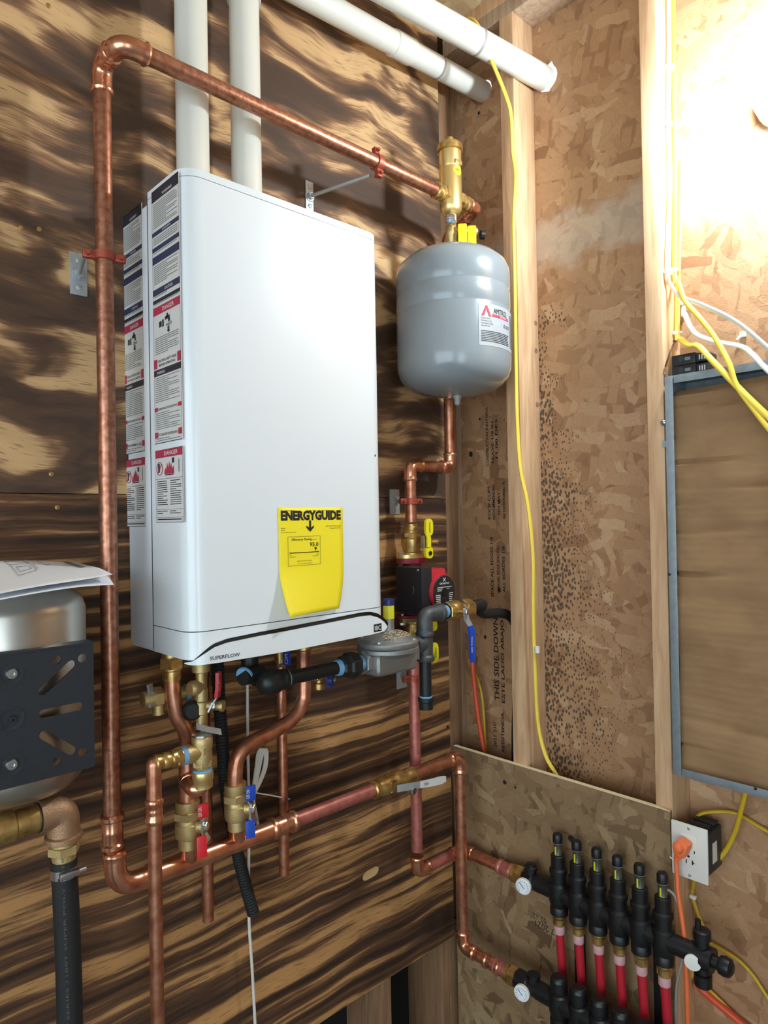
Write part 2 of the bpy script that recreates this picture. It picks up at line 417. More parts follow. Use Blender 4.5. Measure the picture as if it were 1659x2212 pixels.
def quads(name, rects, org, ud, vd, parent, nrm, lift=.0003):
    """printed rectangles on a flat label: (u0,v0,u1,v1,material) in metres"""
    ud, vd, org, nrm = V(ud).normalized(), V(vd).normalized(), V(org), V(nrm).normalized()
    keys = sorted({r[4] for r in rects}); vs, fs, fm = [], [], []
    for (a, b, c, d, k) in rects:
        i = len(vs); vs += [org+ud*a+vd*b+nrm*lift, org+ud*c+vd*b+nrm*lift, org+ud*c+vd*d+nrm*lift, org+ud*a+vd*d+nrm*lift]
        fs.append((i, i+1, i+2, i+3)); fm.append(keys.index(k))
    return link(name, vs, fs, None, parent, False, mats=keys, fm=fm)
def arc(c, x, y, r, a0, a1, n):
    return [V(c)+V(x)*math.cos(a0+(a1-a0)*i/n)*r+V(y)*math.sin(a0+(a1-a0)*i/n)*r for i in range(n+1)]

def elbow(name, a, b, c, r, m, parent, br=.03, press=True, big=1.13):
    """90-degree (or other) fitting with pressed collars at a corner b"""
    a, b, c = V(a), V(b), V(c); d1 = (a-b).normalized(); d2 = (c-b).normalized(); ang = d1.angle(d2); t = br/math.tan(ang/2); cl = r*1.35
    p = [b+d1*(t+cl), b+d1*(t+cl-.0035), b+d1*(t+cl*.72), b+d1*(t+cl*.5), b+d1*(t+cl*.3), b+d1*(t+.001)]
    R = [r*big, r*1.3, r*1.3, r*big, r*1.16, r*big] if press else [r*big]*6
    for s in range(9):
        u = s/8; p.append((b+d1*t)*(1-u)**2+b*2*u*(1-u)+(b+d2*t)*u*u); R.append(r*big)
    q = [b+d2*(t+cl), b+d2*(t+cl-.0035), b+d2*(t+cl*.72), b+d2*(t+cl*.5), b+d2*(t+cl*.3), b+d2*(t+.001)]
    p += q[::-1]; R += ([r*big, r*1.3, r*1.3, r*big, r*1.16, r*big] if press else [r*big]*6)[::-1]
    return tube(name, p, R, m, parent, 18), t+cl
def run(parent, pts, r, m, mf, br=.03, press=True):
    """straight pipe lengths joined by elbow fittings"""
    pts = [V(p) for p in pts]; k = len(pts); trim = [0]*k
    for i in range(1, k-1):
        _, trim[i] = elbow('elbow', pts[i-1], pts[i], pts[i+1], r, mf, parent, br, press)
    for i in range(k-1):
        d = (pts[i+1]-pts[i]); L = d.length; d.normalize(); s = trim[i]-.006 if trim[i] else 0; e = L-(trim[i+1]-.006 if trim[i+1] else 0)
        if e-s > .004: tube('pipe', [pts[i]+d*s, pts[i]+d*e], r, m, parent, 18)
def coupling(name, p, d, r, m, parent, L=.05):
    h = L/2
    return lathe(name, [(r*1.13, -h), (r*1.32, -h+.003), (r*1.32, -h+.009), (r*1.14, -h+.012), (r*1.14, -.003), (r*1.2, 0), (r*1.14, .003), (r*1.14, h-.012), (r*1.32, h-.009), (r*1.32, h-.003), (r*1.13, h)], p, d, m, parent, 20)
def brass_adapter(parent, p, d, r, m, L=.05, name='adapter'):
    """pressed end, rings and a hexagon"""
    lathe(name, [(r*1.12, 0), (r*1.34, .003), (r*1.34, L*.18), (r*1.15, L*.24), (r*1.15, L*.34), (r*1.3, L*.38), (r*1.3, L*.5), (r*1.15, L*.56), (r*1.15, L)], p, d, m, parent, 20)
    hexnut('nut', r*1.5, p, d, L*.58, L*.95, m, parent)

# ================================================================== the setting
XS = 1.449; XO = 1.538                       # stud fronts, sheathing of the right wall
ZP = PX(1090, 35, XS).z                      # underside of the top plate
ZC = ZP + .076                               # ceiling
Y_FRONT, X_LEFT = -3.6, -2.2
tag(box('floor', (X_LEFT, Y_FRONT, -.05), (XO, .16, 0), 'concrete'), 'grey concrete floor of the room', None, None, 'structure')
tag(box('ceiling', (X_LEFT, Y_FRONT, ZC), (XO+.02, .16, ZC+.02), 'osb_ceiling'), 'strand board ceiling above the vent pipes', None, None, 'structure')
wl = thing('wall_left', 'painted wall at the left with an opening added for fill light, out of view', None, (X_LEFT, -1.8, 0), kind='structure')
WY0, WY1, WZ0, WZ1 = -3.1, -.45, .5, 2.5  # unseen opening, added so sky light fills the left-facing sides
for lo_, hi_ in (((X_LEFT-.05, Y_FRONT, 0), (X_LEFT, WY0, ZC)), ((X_LEFT-.05, WY1, 0), (X_LEFT, .16, ZC)), ((X_LEFT-.05, WY0, 0), (X_LEFT, WY1, WZ0)), ((X_LEFT-.05, WY0, WZ1), (X_LEFT, WY1, ZC))):
    box('wall_panel', lo_, hi_, 'drywall', wl)
wf = thing('wall_front', 'wall behind the viewer with an opening added for fill light', None, (-.4, Y_FRONT, 0), kind='structure')
DX0, DX1, DZ = -1.7, -.6, 2.2  # opening added behind the camera to let in soft sky fill
box('wall_panel', (X_LEFT, Y_FRONT-.05, 0), (DX0, Y_FRONT, ZC), 'drywall', wf)
box('wall_panel', (DX1, Y_FRONT-.05, 0), (XO, Y_FRONT, ZC), 'drywall', wf)
box('wall_panel', (DX0, Y_FRONT-.05, DZ), (DX1, Y_FRONT, ZC), 'drywall', wf)

# back wall: plywood over 2x6 studs
wb = thing('wall_back', 'burnt plywood wall that carries the boiler', None, (.2, 0, 0), kind='structure')
zb = PY(985, 2018, 0).z; zs = PY(100, 1066, 0).z; XE = PY(965, 1300, 0).x
def sheet(z0, z1, key, lab):
    o = box('plywood_sheet', (X_LEFT, 0, z0), (XE+.004, .017, z1), key, wb); o['label'] = lab
sheet(zs+.0008, ZC, 'ply_up', 'upper plywood sheet with large scorched blotches')
sheet(zb, zs-.0008, 'ply_lo', 'lower plywood sheet with narrow scorched streaks')
for a, b_ in ((822, 845), (957, 970)):
    x0, x1 = PY(a, 2150, .019).x, PY(b_, 2150, .019).x
    box('stud', (x0, .019, 0), (max(x1, x0+.036), .155, ZC), 'fir_old', wb, .001)
for x0 in (.72, .31, -.10, -.51): box('stud', (x0, .019, 0), (x0+.038, .155, ZC), 'fir_old', wb)
box('sole_plate', (X_LEFT, .019, 0), (XO, .155, .038), 'fir_old', wb)
box('outer_sheathing', (X_LEFT, .156, 0), (XO+.02, .17, ZC), 'void_shade_black', wb)  # sheathing coloured black to stand in for the unlit void between studs
pt = PY(801, 1887, -.0006)
prism('wood_patch', [pt+V((math.copysign(abs(math.cos(a))**.6, math.cos(a))*.026, 0, math.copysign(abs(math.sin(a))**.8, math.sin(a))*.011+math.cos(a)*.002)) for a in [i*math.pi/12 for i in range(24)]], (0, .002, 0), 'wood_patch', wb)
for px, py in ((111, 1024), (124, 1096), (955, 1081), (960, 1096), (852, 2076), (985, 1990), (967, 1570), (85, 495), (45, 492), (105, 12)):
    p = PY(px, py, -.0004); lathe('screw_head', [(.0016, .0012), (.0042, .0004), (.0044, -.001), (.0044, -.004)], p, (0, -1, 0), 'brass' if px < 130 else 'nail', wb, 10)

# right wall: 2x4 studs, top plates, strand board with two pipe holes
wr = thing('wall_right', 'open stud wall with strand board sheathing', None, (XS, -1.2, 0), kind='structure')
EX1 = V((XO, -.279, PX(1188, 166, XO).z)); EX2 = PX(1044, 197, XO)      # pipe exits
PR = .0302
def holed(y0, y1, z0, z1, c, rf):
    """one sheathing area with a ragged round hole"""
    N = 32; s = .07; vs, fs = [], []
    sq, ci = [], []
    for i in range(N):
        a = 2*math.pi*i/N; cy, cz = math.cos(a), math.sin(a); k = s/max(abs(cy), abs(cz))
        sq.append((c.y+cy*k, c.z+cz*k)); rr = rf(a); ci.append((c.y+cy*rr, c.z+cz*rr))
    for x in (XO, XO+.0015):
        b0 = len(vs); vs += [V((x, a, b)) for a, b in sq]+[V((x, a, b)) for a, b in ci]
        fs += [(b0+i, b0+(i+1) % N, b0+N+(i+1) % N, b0+N+i) for i in range(N)]
        for (ya, yb, za, zb_) in ((y0, c.y-s, z0, z1), (c.y+s, y1, z0, z1), (c.y-s, c.y+s, z0, c.z-s), (c.y-s, c.y+s, c.z+s, z1)):
            q = len(vs); vs += [V((x, ya, za)), V((x, yb, za)), V((x, yb, zb_)), V((x, ya, zb_))]; fs.append((q, q+1, q+2, q+3))
    n1 = 2*N+16
    fs += [(N+i, N+(i+1) % N, n1+N+(i+1) % N, n1+N+i) for i in range(N)]
    return link('strand_board', vs, fs, 'osb_wall', wr, False)
def ragged(a):
    d1 = abs((a-math.radians(112)+math.pi) % (2*math.pi)-math.pi); d2 = abs((a-math.radians(262)+math.pi) % (2*math.pi)-math.pi)
    return PR+.0015+.010*math.exp(-(d1/.2)**2)+.006*math.exp(-(d2/.14)**2)
holed(Y_FRONT, -.21, 0, ZC, EX1, ragged)
holed(-.21, .16, 0, ZC, EX2, lambda a: PR-.001)
box('end_stud', (XE+.0045, .018, 0), (1.50, .06, ZP), 'fir_old', wb, .001)
S2 = PX(1093, 820, XS).y; S3 = PX(1392, 600, XS).y
box('stud', (1.502, .034, 0), (XO, .072, ZP), 'fir_grey', wr, .0015)
box('stud', (XS, S2-.042, 0), (XO, S2, ZP), 'fir', wr, .0015)
box('stud', (XS, S3-.037, 0), (XO, S3, ZP), 'fir', wr, .0015)
for y0 in (-1.02, -1.43, -1.84, -2.25, -2.66, -3.07): box('stud', (XS, y0-.038, 0), (XO, y0, ZP), 'fir', wr)
box('top_plate', (XS, Y_FRONT, ZP), (XO, 0, ZP+.038), 'fir_grey', wr, .001)
box('top_plate', (XS, Y_FRONT, ZP+.038), (XO, 0, ZC), 'fir', wr, .001)
box('sole_plate', (XS, Y_FRONT, 0), (XO, 0, .038), 'fir', wr)
# mill print on the strand board between the first two studs, reading upwards
def mill(body, px, py0, py1, h, m='ink'):
    a, b_ = PX(px, py0, XO-.0012), PX(px+(py0-py1)*-.017, py1, XO-.0012)
    text('mill_print', body, a, (0, 0, 1), (0, 1, 0), b_.z-a.z, m, wr, h, .018)
mill('THIS SIDE DOWN', 1079, 1515, 1335, .017); mill('ESTE LADO ABAJO', 1093, 1520, 1340, .014)
mill('SPACE ALL EDGES 1/8', 1067, 1290, 1160, .010); mill('PANEL EDGE SPACING', 1080, 1270, 1180, .009); mill('ALL BORDES 1/8', 1092, 1280, 1180, .009)
mill('ROOF CLIPS', 1060, 1122, 1050, .009); mill('RECOMMENDED', 1070, 1122, 1046, .009); mill('NO MAY', 1081, 1112, 1062, .009); mill('BE DESCRIBED A', 1092, 1120, 1040, .008)
mill('CONSTRUCTION SHEATHING', 1056, 1006, 880, .009); mill('LEAVE 1/8 IN', 1067, 1000, 910, .008); mill('11.00 DES', 1076, 990, 905, .009)
mill('2021 21C', 1073, 1615, 1560, .010); mill('RESISTENCIA', 1090, 1625, 1540, .010)
for px, py, r in ((1017, 981, .008), (1078, 1275, .007), (1048, 1376, .006), (1036, 905, .004), (1034, 244, .005)):
    c = PX(px, py, XO-.0008); prism('knot', [c+V((0, math.cos(a)*r*.8, math.sin(a)*r)) for a in [i*math.pi/8 for i in range(16)]], (.0005, 0, 0), 'ink', wr)
for px, py in ((1157, 698), (1161, 757), (1155, 875)):            # nail heads on the second stud
    p = PX(px, py, XO-.012); p.y = S2-.042; lathe('nail_head', [(.006, .0012), (.007, 0), (.007, -.002)], p, (0, -1, 0), 'fir_old', wr, 14)

# strand board that carries the manifolds
bz = PX(985, 1613, XS-.012).z; by = PX(1447, 1759, XS-.012).y
bb = thing('backer_board', 'strand board panel with pale cut top edge behind the manifolds', 'board', (XS-.006, by/2, .012))
box('panel', (XS-.012, by, .012), (XS-.0004, -.002, bz), 'osb_dark', bb)
box('cut_edge', (XS-.0122, by-.0002, bz-.0001), (XS-.0004, -.002, bz+.0012), 'fresh_cut', bb)
c = PX(1203, 2010, XS-.0126); text('date_stamp', '17 2021', c, (0, 1, 0), (0, 0, -1), .062, 'ink', bb, .016)
c = PX(1180, 1985, XS-.0126); text('date_stamp', '02 12', c, (0, 1, 0), (0, 0, -1), .04, 'ink', bb, .014)
for px, py, r in ((1234, 1812, .009), (1090, 1690, .006), (1113, 1701, .0035)):
    c = PX(px, py, XS-.0124); prism('knot', [c+V((0, math.cos(a)*r, math.sin(a)*r*.9)) for a in [i*math.pi/8 for i in range(16)]], (.0004, 0, 0), 'ink', bb)

# teal pipe in the corner below the plywood
a, b_ = PY(978, 1990, .045), PY(981, 2087, .045)
tp = thing('teal_pipe', 'short teal plastic pipe end in the corner below the plywood', 'pipe', b_)
tube('pipe', [V((b_.x, b_.y, b_.z)), V((b_.x, b_.y, zb+.06))], .0105, 'teal_plastic', tp)
lathe('end_rim', [(.0112, 0), (.0112, .006)], b_, (0, 0, 1), 'teal_plastic', tp)

# ================================================================== bare bulb on the right wall
lb = thing('light_bulb', 'glaring bare light bulb at the upper right of the wall', 'light', BULB+V((.1, 0, 0)))
lathe('bulb', [(.004, -.032), (.016, -.029), (.026, -.021), (.0315, -.008), (.032, .004), (.029, .018), (.022, .034), (.016, .05), (.0145, .062)], BULB, (1, 0, 0), 'bulb_glass', lb, 28)
lathe('socket', [(.019, .06), (.021, .063), (.023, .10), (.05, .108), (.055, XO-BULB.x-.001)], BULB, (1, 0, 0), 'porcelain', lb, 24)

# ================================================================== boiler
BX0, BX1, BF = .524, .963, -.247
BZ0, BZ1 = CZ-.227, CZ+.582
bo = thing('boiler', 'white wall-hung gas boiler with a yellow energy label on its front', 'boiler', ((BX0+BX1)/2, -.12, BZ0))
YS = PX(318.5, 420, BX0).y                    # joint between back case and front cover
R_ = .034
def outline(x0, x1, yf, yb_, r):
    return [V((x0, yb_, 0))]+[V((x0+r-math.cos(a)*r, yf+r-math.sin(a)*r, 0)) for a in [i*math.pi/2/8 for i in range(9)]]+[V((x1-r+math.sin(a)*r, yf+r-math.cos(a)*r, 0)) for a in [i*math.pi/2/8 for i in range(9)]]+[V((x1, yb_, 0))]
def slab(name, o, z0, z1, m):
    return prism(name, [V((p.x, p.y, z0)) for p in o], (0, 0, z1-z0), m, bo, True, 50)
box('back_case', (BX0+.004, YS+.0015, BZ0+.004), (BX1-.004, -.006, BZ1-.016), 'white_case', bo, .002)
box('wall_bracket', (BX0+.05, -.006, BZ1-.12), (BX1-.05, 0, BZ1-.07), 'galvanized', bo)
ol = outline(BX0, BX1, BF, YS, R_)
zl = PY(560, 1348, BF).z
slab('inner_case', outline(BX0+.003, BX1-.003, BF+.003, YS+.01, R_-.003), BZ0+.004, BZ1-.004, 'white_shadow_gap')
slab('top_cap', ol, BZ1-.0125, BZ1, 'white_enamel')
slab('front_cover', ol, zl+.0008, BZ1-.0137, 'white_enamel')
slab('lower_cover', ol, BZ0+.002, zl-.0008, 'white_enamel')
slab('base_tray', outline(BX0+.006, BX1-.006, BF+.006, -.012, R_-.006), BZ0, BZ0+.012, 'white_case')
def curve(pxs, y): return [PY(a, b_, y) for a, b_ in pxs]
top_e = [(416, 1429), (440, 1413), (463, 1398), (490, 1388), (560, 1373.5), (640, 1358.5), (720, 1343), (780, 1331), (800, 1329), (818, 1334), (834, 1346)]
bot_e = [(837, 1356), (831, 1364), (800, 1372), (720, 1388), (640, 1404), (560, 1418), (480, 1431), (430, 1438), (416, 1438), (407, 1434)]
def on_front(px, py, off):
    """point of the cover's front, rounded corner included"""
    y = BF-off
    for _ in range(30):
        p = PY(px, py, y); e = BX0+R_-p.x
        y = y*.5+.5*((BF+R_-math.sqrt(max(0, (R_+off)**2-min(e, R_*.97)**2))) if e > 0 else BF-off)
    return PY(px, py, y)
def interp(tab, x):
    tab = sorted(tab)
    for (a0, b0), (a1, b1) in zip(tab, tab[1:]):
        if a0 <= x <= a1: return b0+(b1-b0)*(x-a0)/(a1-a0)
    return tab[0][1] if x < tab[0][0] else tab[-1][1]
tT = [(398, 1431.5), (408, 1430)]+top_e+[(837.5, 1353)]; tB = [(398, 1434), (404, 1436)]+[p for p in bot_e if p[0] > 410]+[(837.5, 1354)]
xs_ = [398+i*(837.5-398)/60 for i in range(61)]+[]
vs, fs = [], []
for x in xs_:
    th = .012*min(1, max(.15, (x-398)/40))
    for yy, o2 in ((interp(tT, x), 0), (interp(tT, x)+.6, th), (interp(tB, x)-.6, th), (interp(tB, x), 0)): vs.append(on_front(x, yy, o2+.0002))
for i in range(60):
    for j2 in range(4): fs.append((i*4+j2, i*4+(j2+1) % 4, i*4+4+(j2+1) % 4, i*4+4+j2))
fs += [(0, 1, 2, 3), (240, 241, 242, 243)]
tb = link('trim_bar', vs, fs, 'white_enamel', bo)
vs, fs = [], []
for x in [412+i*(838-412)/60 for i in range(61)]:
    w_ = 8*min(1, max(.1, (x-412)/40))
    vs += [on_front(x, interp(tT, x)-w_, .0012), on_front(x, interp(tT, x)+4, .0012)]
link('handle_recess', vs, [(2*i, 2*i+2, 2*i+3, 2*i+1) for i in range(60)], 'gloss_black', bo)
a = PY(453.5, 1427, BF-.0126); b_ = PY(511.5, 1418.5, BF-.0126); text('model_name', 'SUPERFLOW', V((a.x, a.y, a.z)), (1, 0, (b_.z-a.z)/(b_.x-a.x)), (0, 0, 1), .056, 'print_dark', bo, .0062, .012)
bc = PY(816, 1356, BF-.0124); prism('badge', [bc+V((sx*.0105, 0, sz*.0078+sx*.0003)) for sx, sz in ((-1, -1), (1, -1), (1, 1), (-1, 1))], (0, .0006, 0), 'print_black', bo)
text('badge_letters', 'IBC', bc+V((-.0083, -.0004, -.0048)), (1, 0, 0), (0, 0, 1), .0166, 'label_white', bo, .0092, .02)
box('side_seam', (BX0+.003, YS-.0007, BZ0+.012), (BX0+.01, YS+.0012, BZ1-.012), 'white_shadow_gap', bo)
box('screen_spot', (.935, BF-.0006, PY(813, 983, BF).z-.003), (.937, BF+.001, PY(813, 983, BF).z+.001), 'print_dark', bo)

def printed_lines(rects, u0, v0, u1, v1, step, m='print_grey', th=.36):
    v = v0
    while v+step < v1:
        rects.append((u0, v, u0+(u1-u0)*random.choice((.97, .95, .9, .98, .55)), v+step*th, m)); v += step
def side_label(px_tl, px_bl, ysplit0, ysplit1, wid, plane, french):
    """long safety label and the danger sticker below it, on the left side of the case"""
    p0 = PX(*px_tl, plane-.0006); z1 = PX(px_bl[0], px_bl[1], plane-.0006).z
    h1 = p0.z-PX(px_tl[0], ysplit0, plane-.0006).z; zB = PX(px_tl[0], ysplit1, plane-.0006).z; nr = (-1, 0, 0); ud, vd = (0, -1, 0), (0, 0, -1)
    lab = box('safety_label', (plane-.0006, p0.y-wid, p0.z-h1), (plane+.0004, p0.y, p0.z), 'label_white', bo)
    R = []; W = wid
    for a, b_ in ((0, 1),): R += [(0, 0, W, .0012, 'print_dark'), (0, h1-.0012, W, h1, 'print_dark'), (0, 0, .0007, h1, 'print_dark'), (W-.0007, 0, W, h1, 'print_dark')]
    def bar(a, b_, m): R.append((0, a*h1, W, b_*h1, m))
    def lines(a, b_, st=.0034): printed_lines(R, W*.05, a*h1, W*.96, b_*h1, st)
    bar(0, .045, 'print_dark'); lines(.055, .16); bar(.165, .182, 'print_blue'); lines(.19, .222); bar(.226, .243, 'print_blue'); lines(.247, .258); bar(.262, .292, 'print_blue'); lines(.3, .385)
    bar(.392, .417, 'print_blue'); lines(.42, .43); bar(.434, .448, 'print_dark'); lines(.45, .46); bar(.463, .495, 'print_red')
    lines(.585, .66)
    for a, b_ in ((.668, .705), (.858, .874), (.955, .978)): R.append((0, a*h1, W*.13, b_*h1, 'print_red')); R.append((W*.87, a*h1, W, b_*h1, 'print_red'))
    bar(.71, .735, 'print_dark'); lines(.742, .85); lines(.88, .95); lines(.98, .996)
    # tap and hand pictogram
    R += [(W*.22, h1*.525, W*.32, h1*.548, 'print_dark'), (W*.34, h1*.522, W*.4, h1*.55, 'print_dark'), (W*.44, h1*.515, W*.62, h1*.528, 'print_dark'), (W*.5, h1*.505, W*.56, h1*.52, 'print_dark'), (W*.56, h1*.528, W*.63, h1*.54, 'print_dark')]
    quads('print', R, p0+V((-.0001, 0, 0)), ud, vd, lab, nr)
    def T(s, u, v, w_, h_, m='label_white', bold=.01): text('lettering', s, p0+V((-.0007, -u*W, -v*h1)), (0, -1, 0), (0, 0, 1), w_*W, m, lab, h_*h1, bold)
    T('DANGER', .36, .488, .42, .016); T('CHAUD' if french else 'HOT', .5, .556, .2, .012, 'print_dark')
    if french: T('POUR VOTRE SECURITE', .16, .685, .68, .010, 'print_dark'); T('LISEZ AVANT DE METTRE', .16, .7, .68, .008, 'print_dark')
    else: T('FOR YOUR SAFETY READ', .16, .685, .68, .011, 'print_dark'); T('BEFORE OPERATING', .2, .701, .6, .010, 'print_dark')
    T('WARNING', .12, .729, .3, .011); T('AVERTISSEMENT' if french else 'WARNING', .4, .039, .36, .011)
    T('INSTRUCTIONS DE FONCT' if french else 'OPERATING INSTRUCTIONS', .15, .871, .7, .009, 'print_dark'); T('POUR FERMER LE GAZ' if french else 'TO TURN OFF GAS APPLIANCE', .15, .972, .7, .010, 'print_dark')
    T('ATTENTION' if french else 'CAUTION', .45, .411, .3, .011); T('DANGERS', .4, .178, .3, .008)
    hand = [(-.5, 0), (-.2, .35), (-.35, .9), (-.2, .95), (-.05, .5), (.02, 1.05), (.14, 1.0), (.16, .5), (.38, .9), (.48, .82), (.32, .3), (.6, .35), (.62, .25), (.3, -.05), (0, -.2)]
    prism('hand_pictogram', [p0+V((-.0008, -W*.58+x*.009, -h1*.577+y*.009)) for x, y in hand], (.0002, 0, 0), 'print_dark', lab)
    # danger sticker
    q0 = V((plane-.0006, p0.y, zB)); h2 = zB-z1
    st = box('danger_sticker', (plane-.0006, q0.y-W, z1), (plane+.0004, q0.y, zB), 'label_white', bo)
    R = [(0, 0, W, .0008, 'print_dark'), (0, h2-.0008, W, h2, 'print_dark'), (0, 0, .0006, h2, 'print_dark'), (W-.0006, 0, W, h2, 'print_dark'), (.0006, .0008, W-.0006, h2*.11, 'print_red'), (0, h2*.4, W, h2*.405, 'print_dark'), (0, h2*.82, W, h2*.824, 'print_dark'), (0, h2*.93, W, h2*.934, 'print_dark'), (W*.1, h2*.19, W*.17, h2*.31, 'print_dark'), (W*.36, h2*.345, W*.68, h2*.36, 'print_dark'), (W*.86, h2*.16, W*.88, h2*.33, 'print_dark'), (W*.62, h2*.13, W*.7, h2*.2, 'print_dark')]
    printed_lines(R, W*.06, h2*.43, W*.46, h2*.8, .0036, 'print_dark'); printed_lines(R, W*.55, h2*.43, W*.95, h2*.8, .0036, 'print_dark'); printed_lines(R, W*.05, h2*.84, W*.45, h2*.92, .0036, 'print_dark'); printed_lines(R, W*.52, h2*.84, W*.95, h2*.92, .0036, 'print_dark'); R.append((W*.06, h2*.95, W*.94, h2*.965, 'print_dark'))
    quads('print', R, q0+V((-.0001, 0, 0)), ud, vd, st, nr)
    text('lettering', 'DANGER', q0+V((-.0007, -.34*W, -.085*h2)), (0, -1, 0), (0, 0, 1), W*.5, 'label_white', st, h2*.055, .01)
    fl = [(0, 0), (.1, .5), (.2, .3), (.3, .9), (.4, .4), (.52, 1.0), (.6, .45), (.72, .85), (.78, .35), (.95, .6), (1, 0)]
    prism('flame_pictogram', [q0+V((-.0008, -(.34+x*.36)*W, -(.34-y*.17)*h2)) for x, y in fl], (.0002, 0, 0), 'print_red', st)
    cc = q0+V((-.0009, -.17*W, -.26*h2)); rr = .011
    tube('prohibition_ring', [cc+V((0, math.cos(a)*rr, math.sin(a)*rr)) for a in [i*math.pi/10 for i in range(21)]], .0006, 'print_red', st, 5)
    tube('prohibition_bar', [cc+V((0, -.7*rr, .7*rr)), cc+V((0, .7*rr, -.7*rr))], .0006, 'print_red', st, 5)
side_label((327.6, 417), (338.5, 1129), 962, 976, abs(PX(386, 400, BX0).y-PX(327.6, 400, BX0).y), BX0, False)
side_label((264, 472), (273.6, 1138), 984, 996, abs(PX(306, 460, BX0+.004).y-PX(264, 460, BX0+.004).y), BX0+.004, True)

# energy label: stuck at the top, the lower half curls away from the cover
eg0 = PY(600.5, 1096, BF-.001); eg1 = PY(740, 1104, BF-.001); EW = eg1.x-eg0.x; EH = eg0.z-PY(736, 1313, BF-.001).z
def sheetpt(u, v):
    c = max(0, v-.56)/.44
    x = eg0.x+u*EW*(1-.0*c)-c*c*.014*u*1.2; y = BF-.0012-(c**1.5)*(.028*(1-u)**1.3+.004); z = eg0.z-v*EH-u*.0
    return V((x, y, z))
NU, NV = 14, 24
vs = [sheetpt(i/NU, j/NV) for j in range(NV+1) for i in range(NU+1)]
fs = [(j*(NU+1)+i, j*(NU+1)+i+1, (j+1)*(NU+1)+i+1, (j+1)*(NU+1)+i) for j in range(NV) for i in range(NU)]
eg = link('energy_label', vs, fs, 'energy_yellow', bo); eg['label'] = 'yellow energy label curling off at the bottom'
sd = eg.modifiers.new('thickness', 'SOLIDIFY'); sd.thickness = .0004; sd.offset = -1
def ET(s, u, v, w_, h_, bold=0, m='print_black'): text('lettering', s, eg0+V((u*EW, -.0006, -v*EH)), (1, 0, 0), (0, 0, 1), w_*EW, m, eg, h_*EH, bold)
ET('ENERGYGUIDE', .035, .125, .93, .095, .055); ET('U.S. Government', .035, .035, .2, .013); ET('Federal law prohibits removal of this label before consumer purchase', .4, .035, .57, .011)
prism('arrow', [eg0+V((u*EW, -.0008, -v*EH)) for u, v in ((.455, .125), (.485, .125), (.485, .195), (.525, .175), (.53, .19), (.47, .235), (.41, .19), (.415, .175), (.455, .195))], (0, .0002, 0), 'print_black', eg)
ET('Boiler', .035, .2, .07, .011); ET('Water', .035, .22, .06, .010); ET('Natural Gas, Propane Gas', .035, .24, .22, .011); ET('IBC TECHNOLOGIES', .72, .19, .24, .012); ET('Model SFC 199', .78, .212, .17, .012)
R = []
for (a, b_, c, d) in ((.13, .275, .625, .2775), (.13, .5475, .625, .55), (.13, .275, .134, .55), (.621, .275, .625, .55), (.155, .425, .6, .432), (.155, .418, .159, .44), (.596, .418, .6, .44)): R.append((a*EW, b_*EH, c*EW, d*EH, 'print_black'))
quads('printed_box', R, eg0+V((0, -.0006, 0)), (1, 0, 0), (0, 0, -1), eg, (0, -1, 0))
ET('Efficiency Rating', .19, .32, .3, .028, .01); ET('(AFUE)*', .5, .318, .08, .014); ET('95.0', .46, .375, .135, .04, .012)
prism('pointer', [eg0+V((u*EW, -.0008, -v*EH)) for u, v in ((.53, .385), (.57, .385), (.55, .418))], (0, .0002, 0), 'print_black', eg)
ET('82.0', .155, .457, .03, .010); ET('Least Efficient', .155, .47, .09, .009); ET('98.8', .565, .457, .03, .010); ET('Most Efficient', .5, .47, .09, .009)
ET('Range of Similar Models', .265, .515, .22, .013); ET('*Annual Fuel Utilization Efficiency', .265, .538, .23, .011)

# ================================================================== vent pipes
def vent(name, label, px, y, joint_px, end, kink, rings, coup=None):
    b0 = PY(*px, y); b0.z = BZ1
    vt = thing(name, label, 'vent pipe', b0, 'plastic vent pipes above the boiler')
    top = PY(*joint_px, y); A = V((b0.x, y, BZ1)); B = V((b0.x, y, top.z)); C = V((end.x+.03, end.y, end.z))
    C = C+(C-B).normalized()*0
    d2 = (C-B).normalized()
    tube('pipe', [A, B-V((0, 0, .05))], PR, 'pvc', vt, 28)
    tube('elbow', fillet([B-V((0, 0, .085)), B, B+d2*.085], .05, 12), PR*1.13, 'pvc', vt, 28)
    tube('pipe', [B+d2*.06, C], PR*kink, 'pvc', vt, 28)
    lathe('collar', [(PR*1.08, -.004), (PR*1.08, .004)], A, (0, 0, 1), 'pvc', vt, 28)
    L = (C-B).length
    for f in rings: lathe('band', [(PR*kink+.0004, -.0035), (PR*kink+.0007, 0), (PR*kink+.0004, .0035)], B+d2*(L*f), d2, 'pvc_ring', vt, 28)
    if coup: lathe('coupling', [(PR*kink*1.01, -.034), (PR*kink*1.10, -.032), (PR*kink*1.10, .032), (PR*kink*1.01, .034)], B+d2*(L*coup), d2, 'pvc', vt, 28)
    return vt
vent('vent_pipe', 'left white vent pipe, its upper run leaving through the sunlit hole', (417, 345), -.098, (430, -243), EX1, 1.0, (.735,))
vent('vent_pipe', 'right white vent pipe with a coupling on its lower run', (533, 385), -.085, (545, -72), EX2, .92, (.725,), .56)

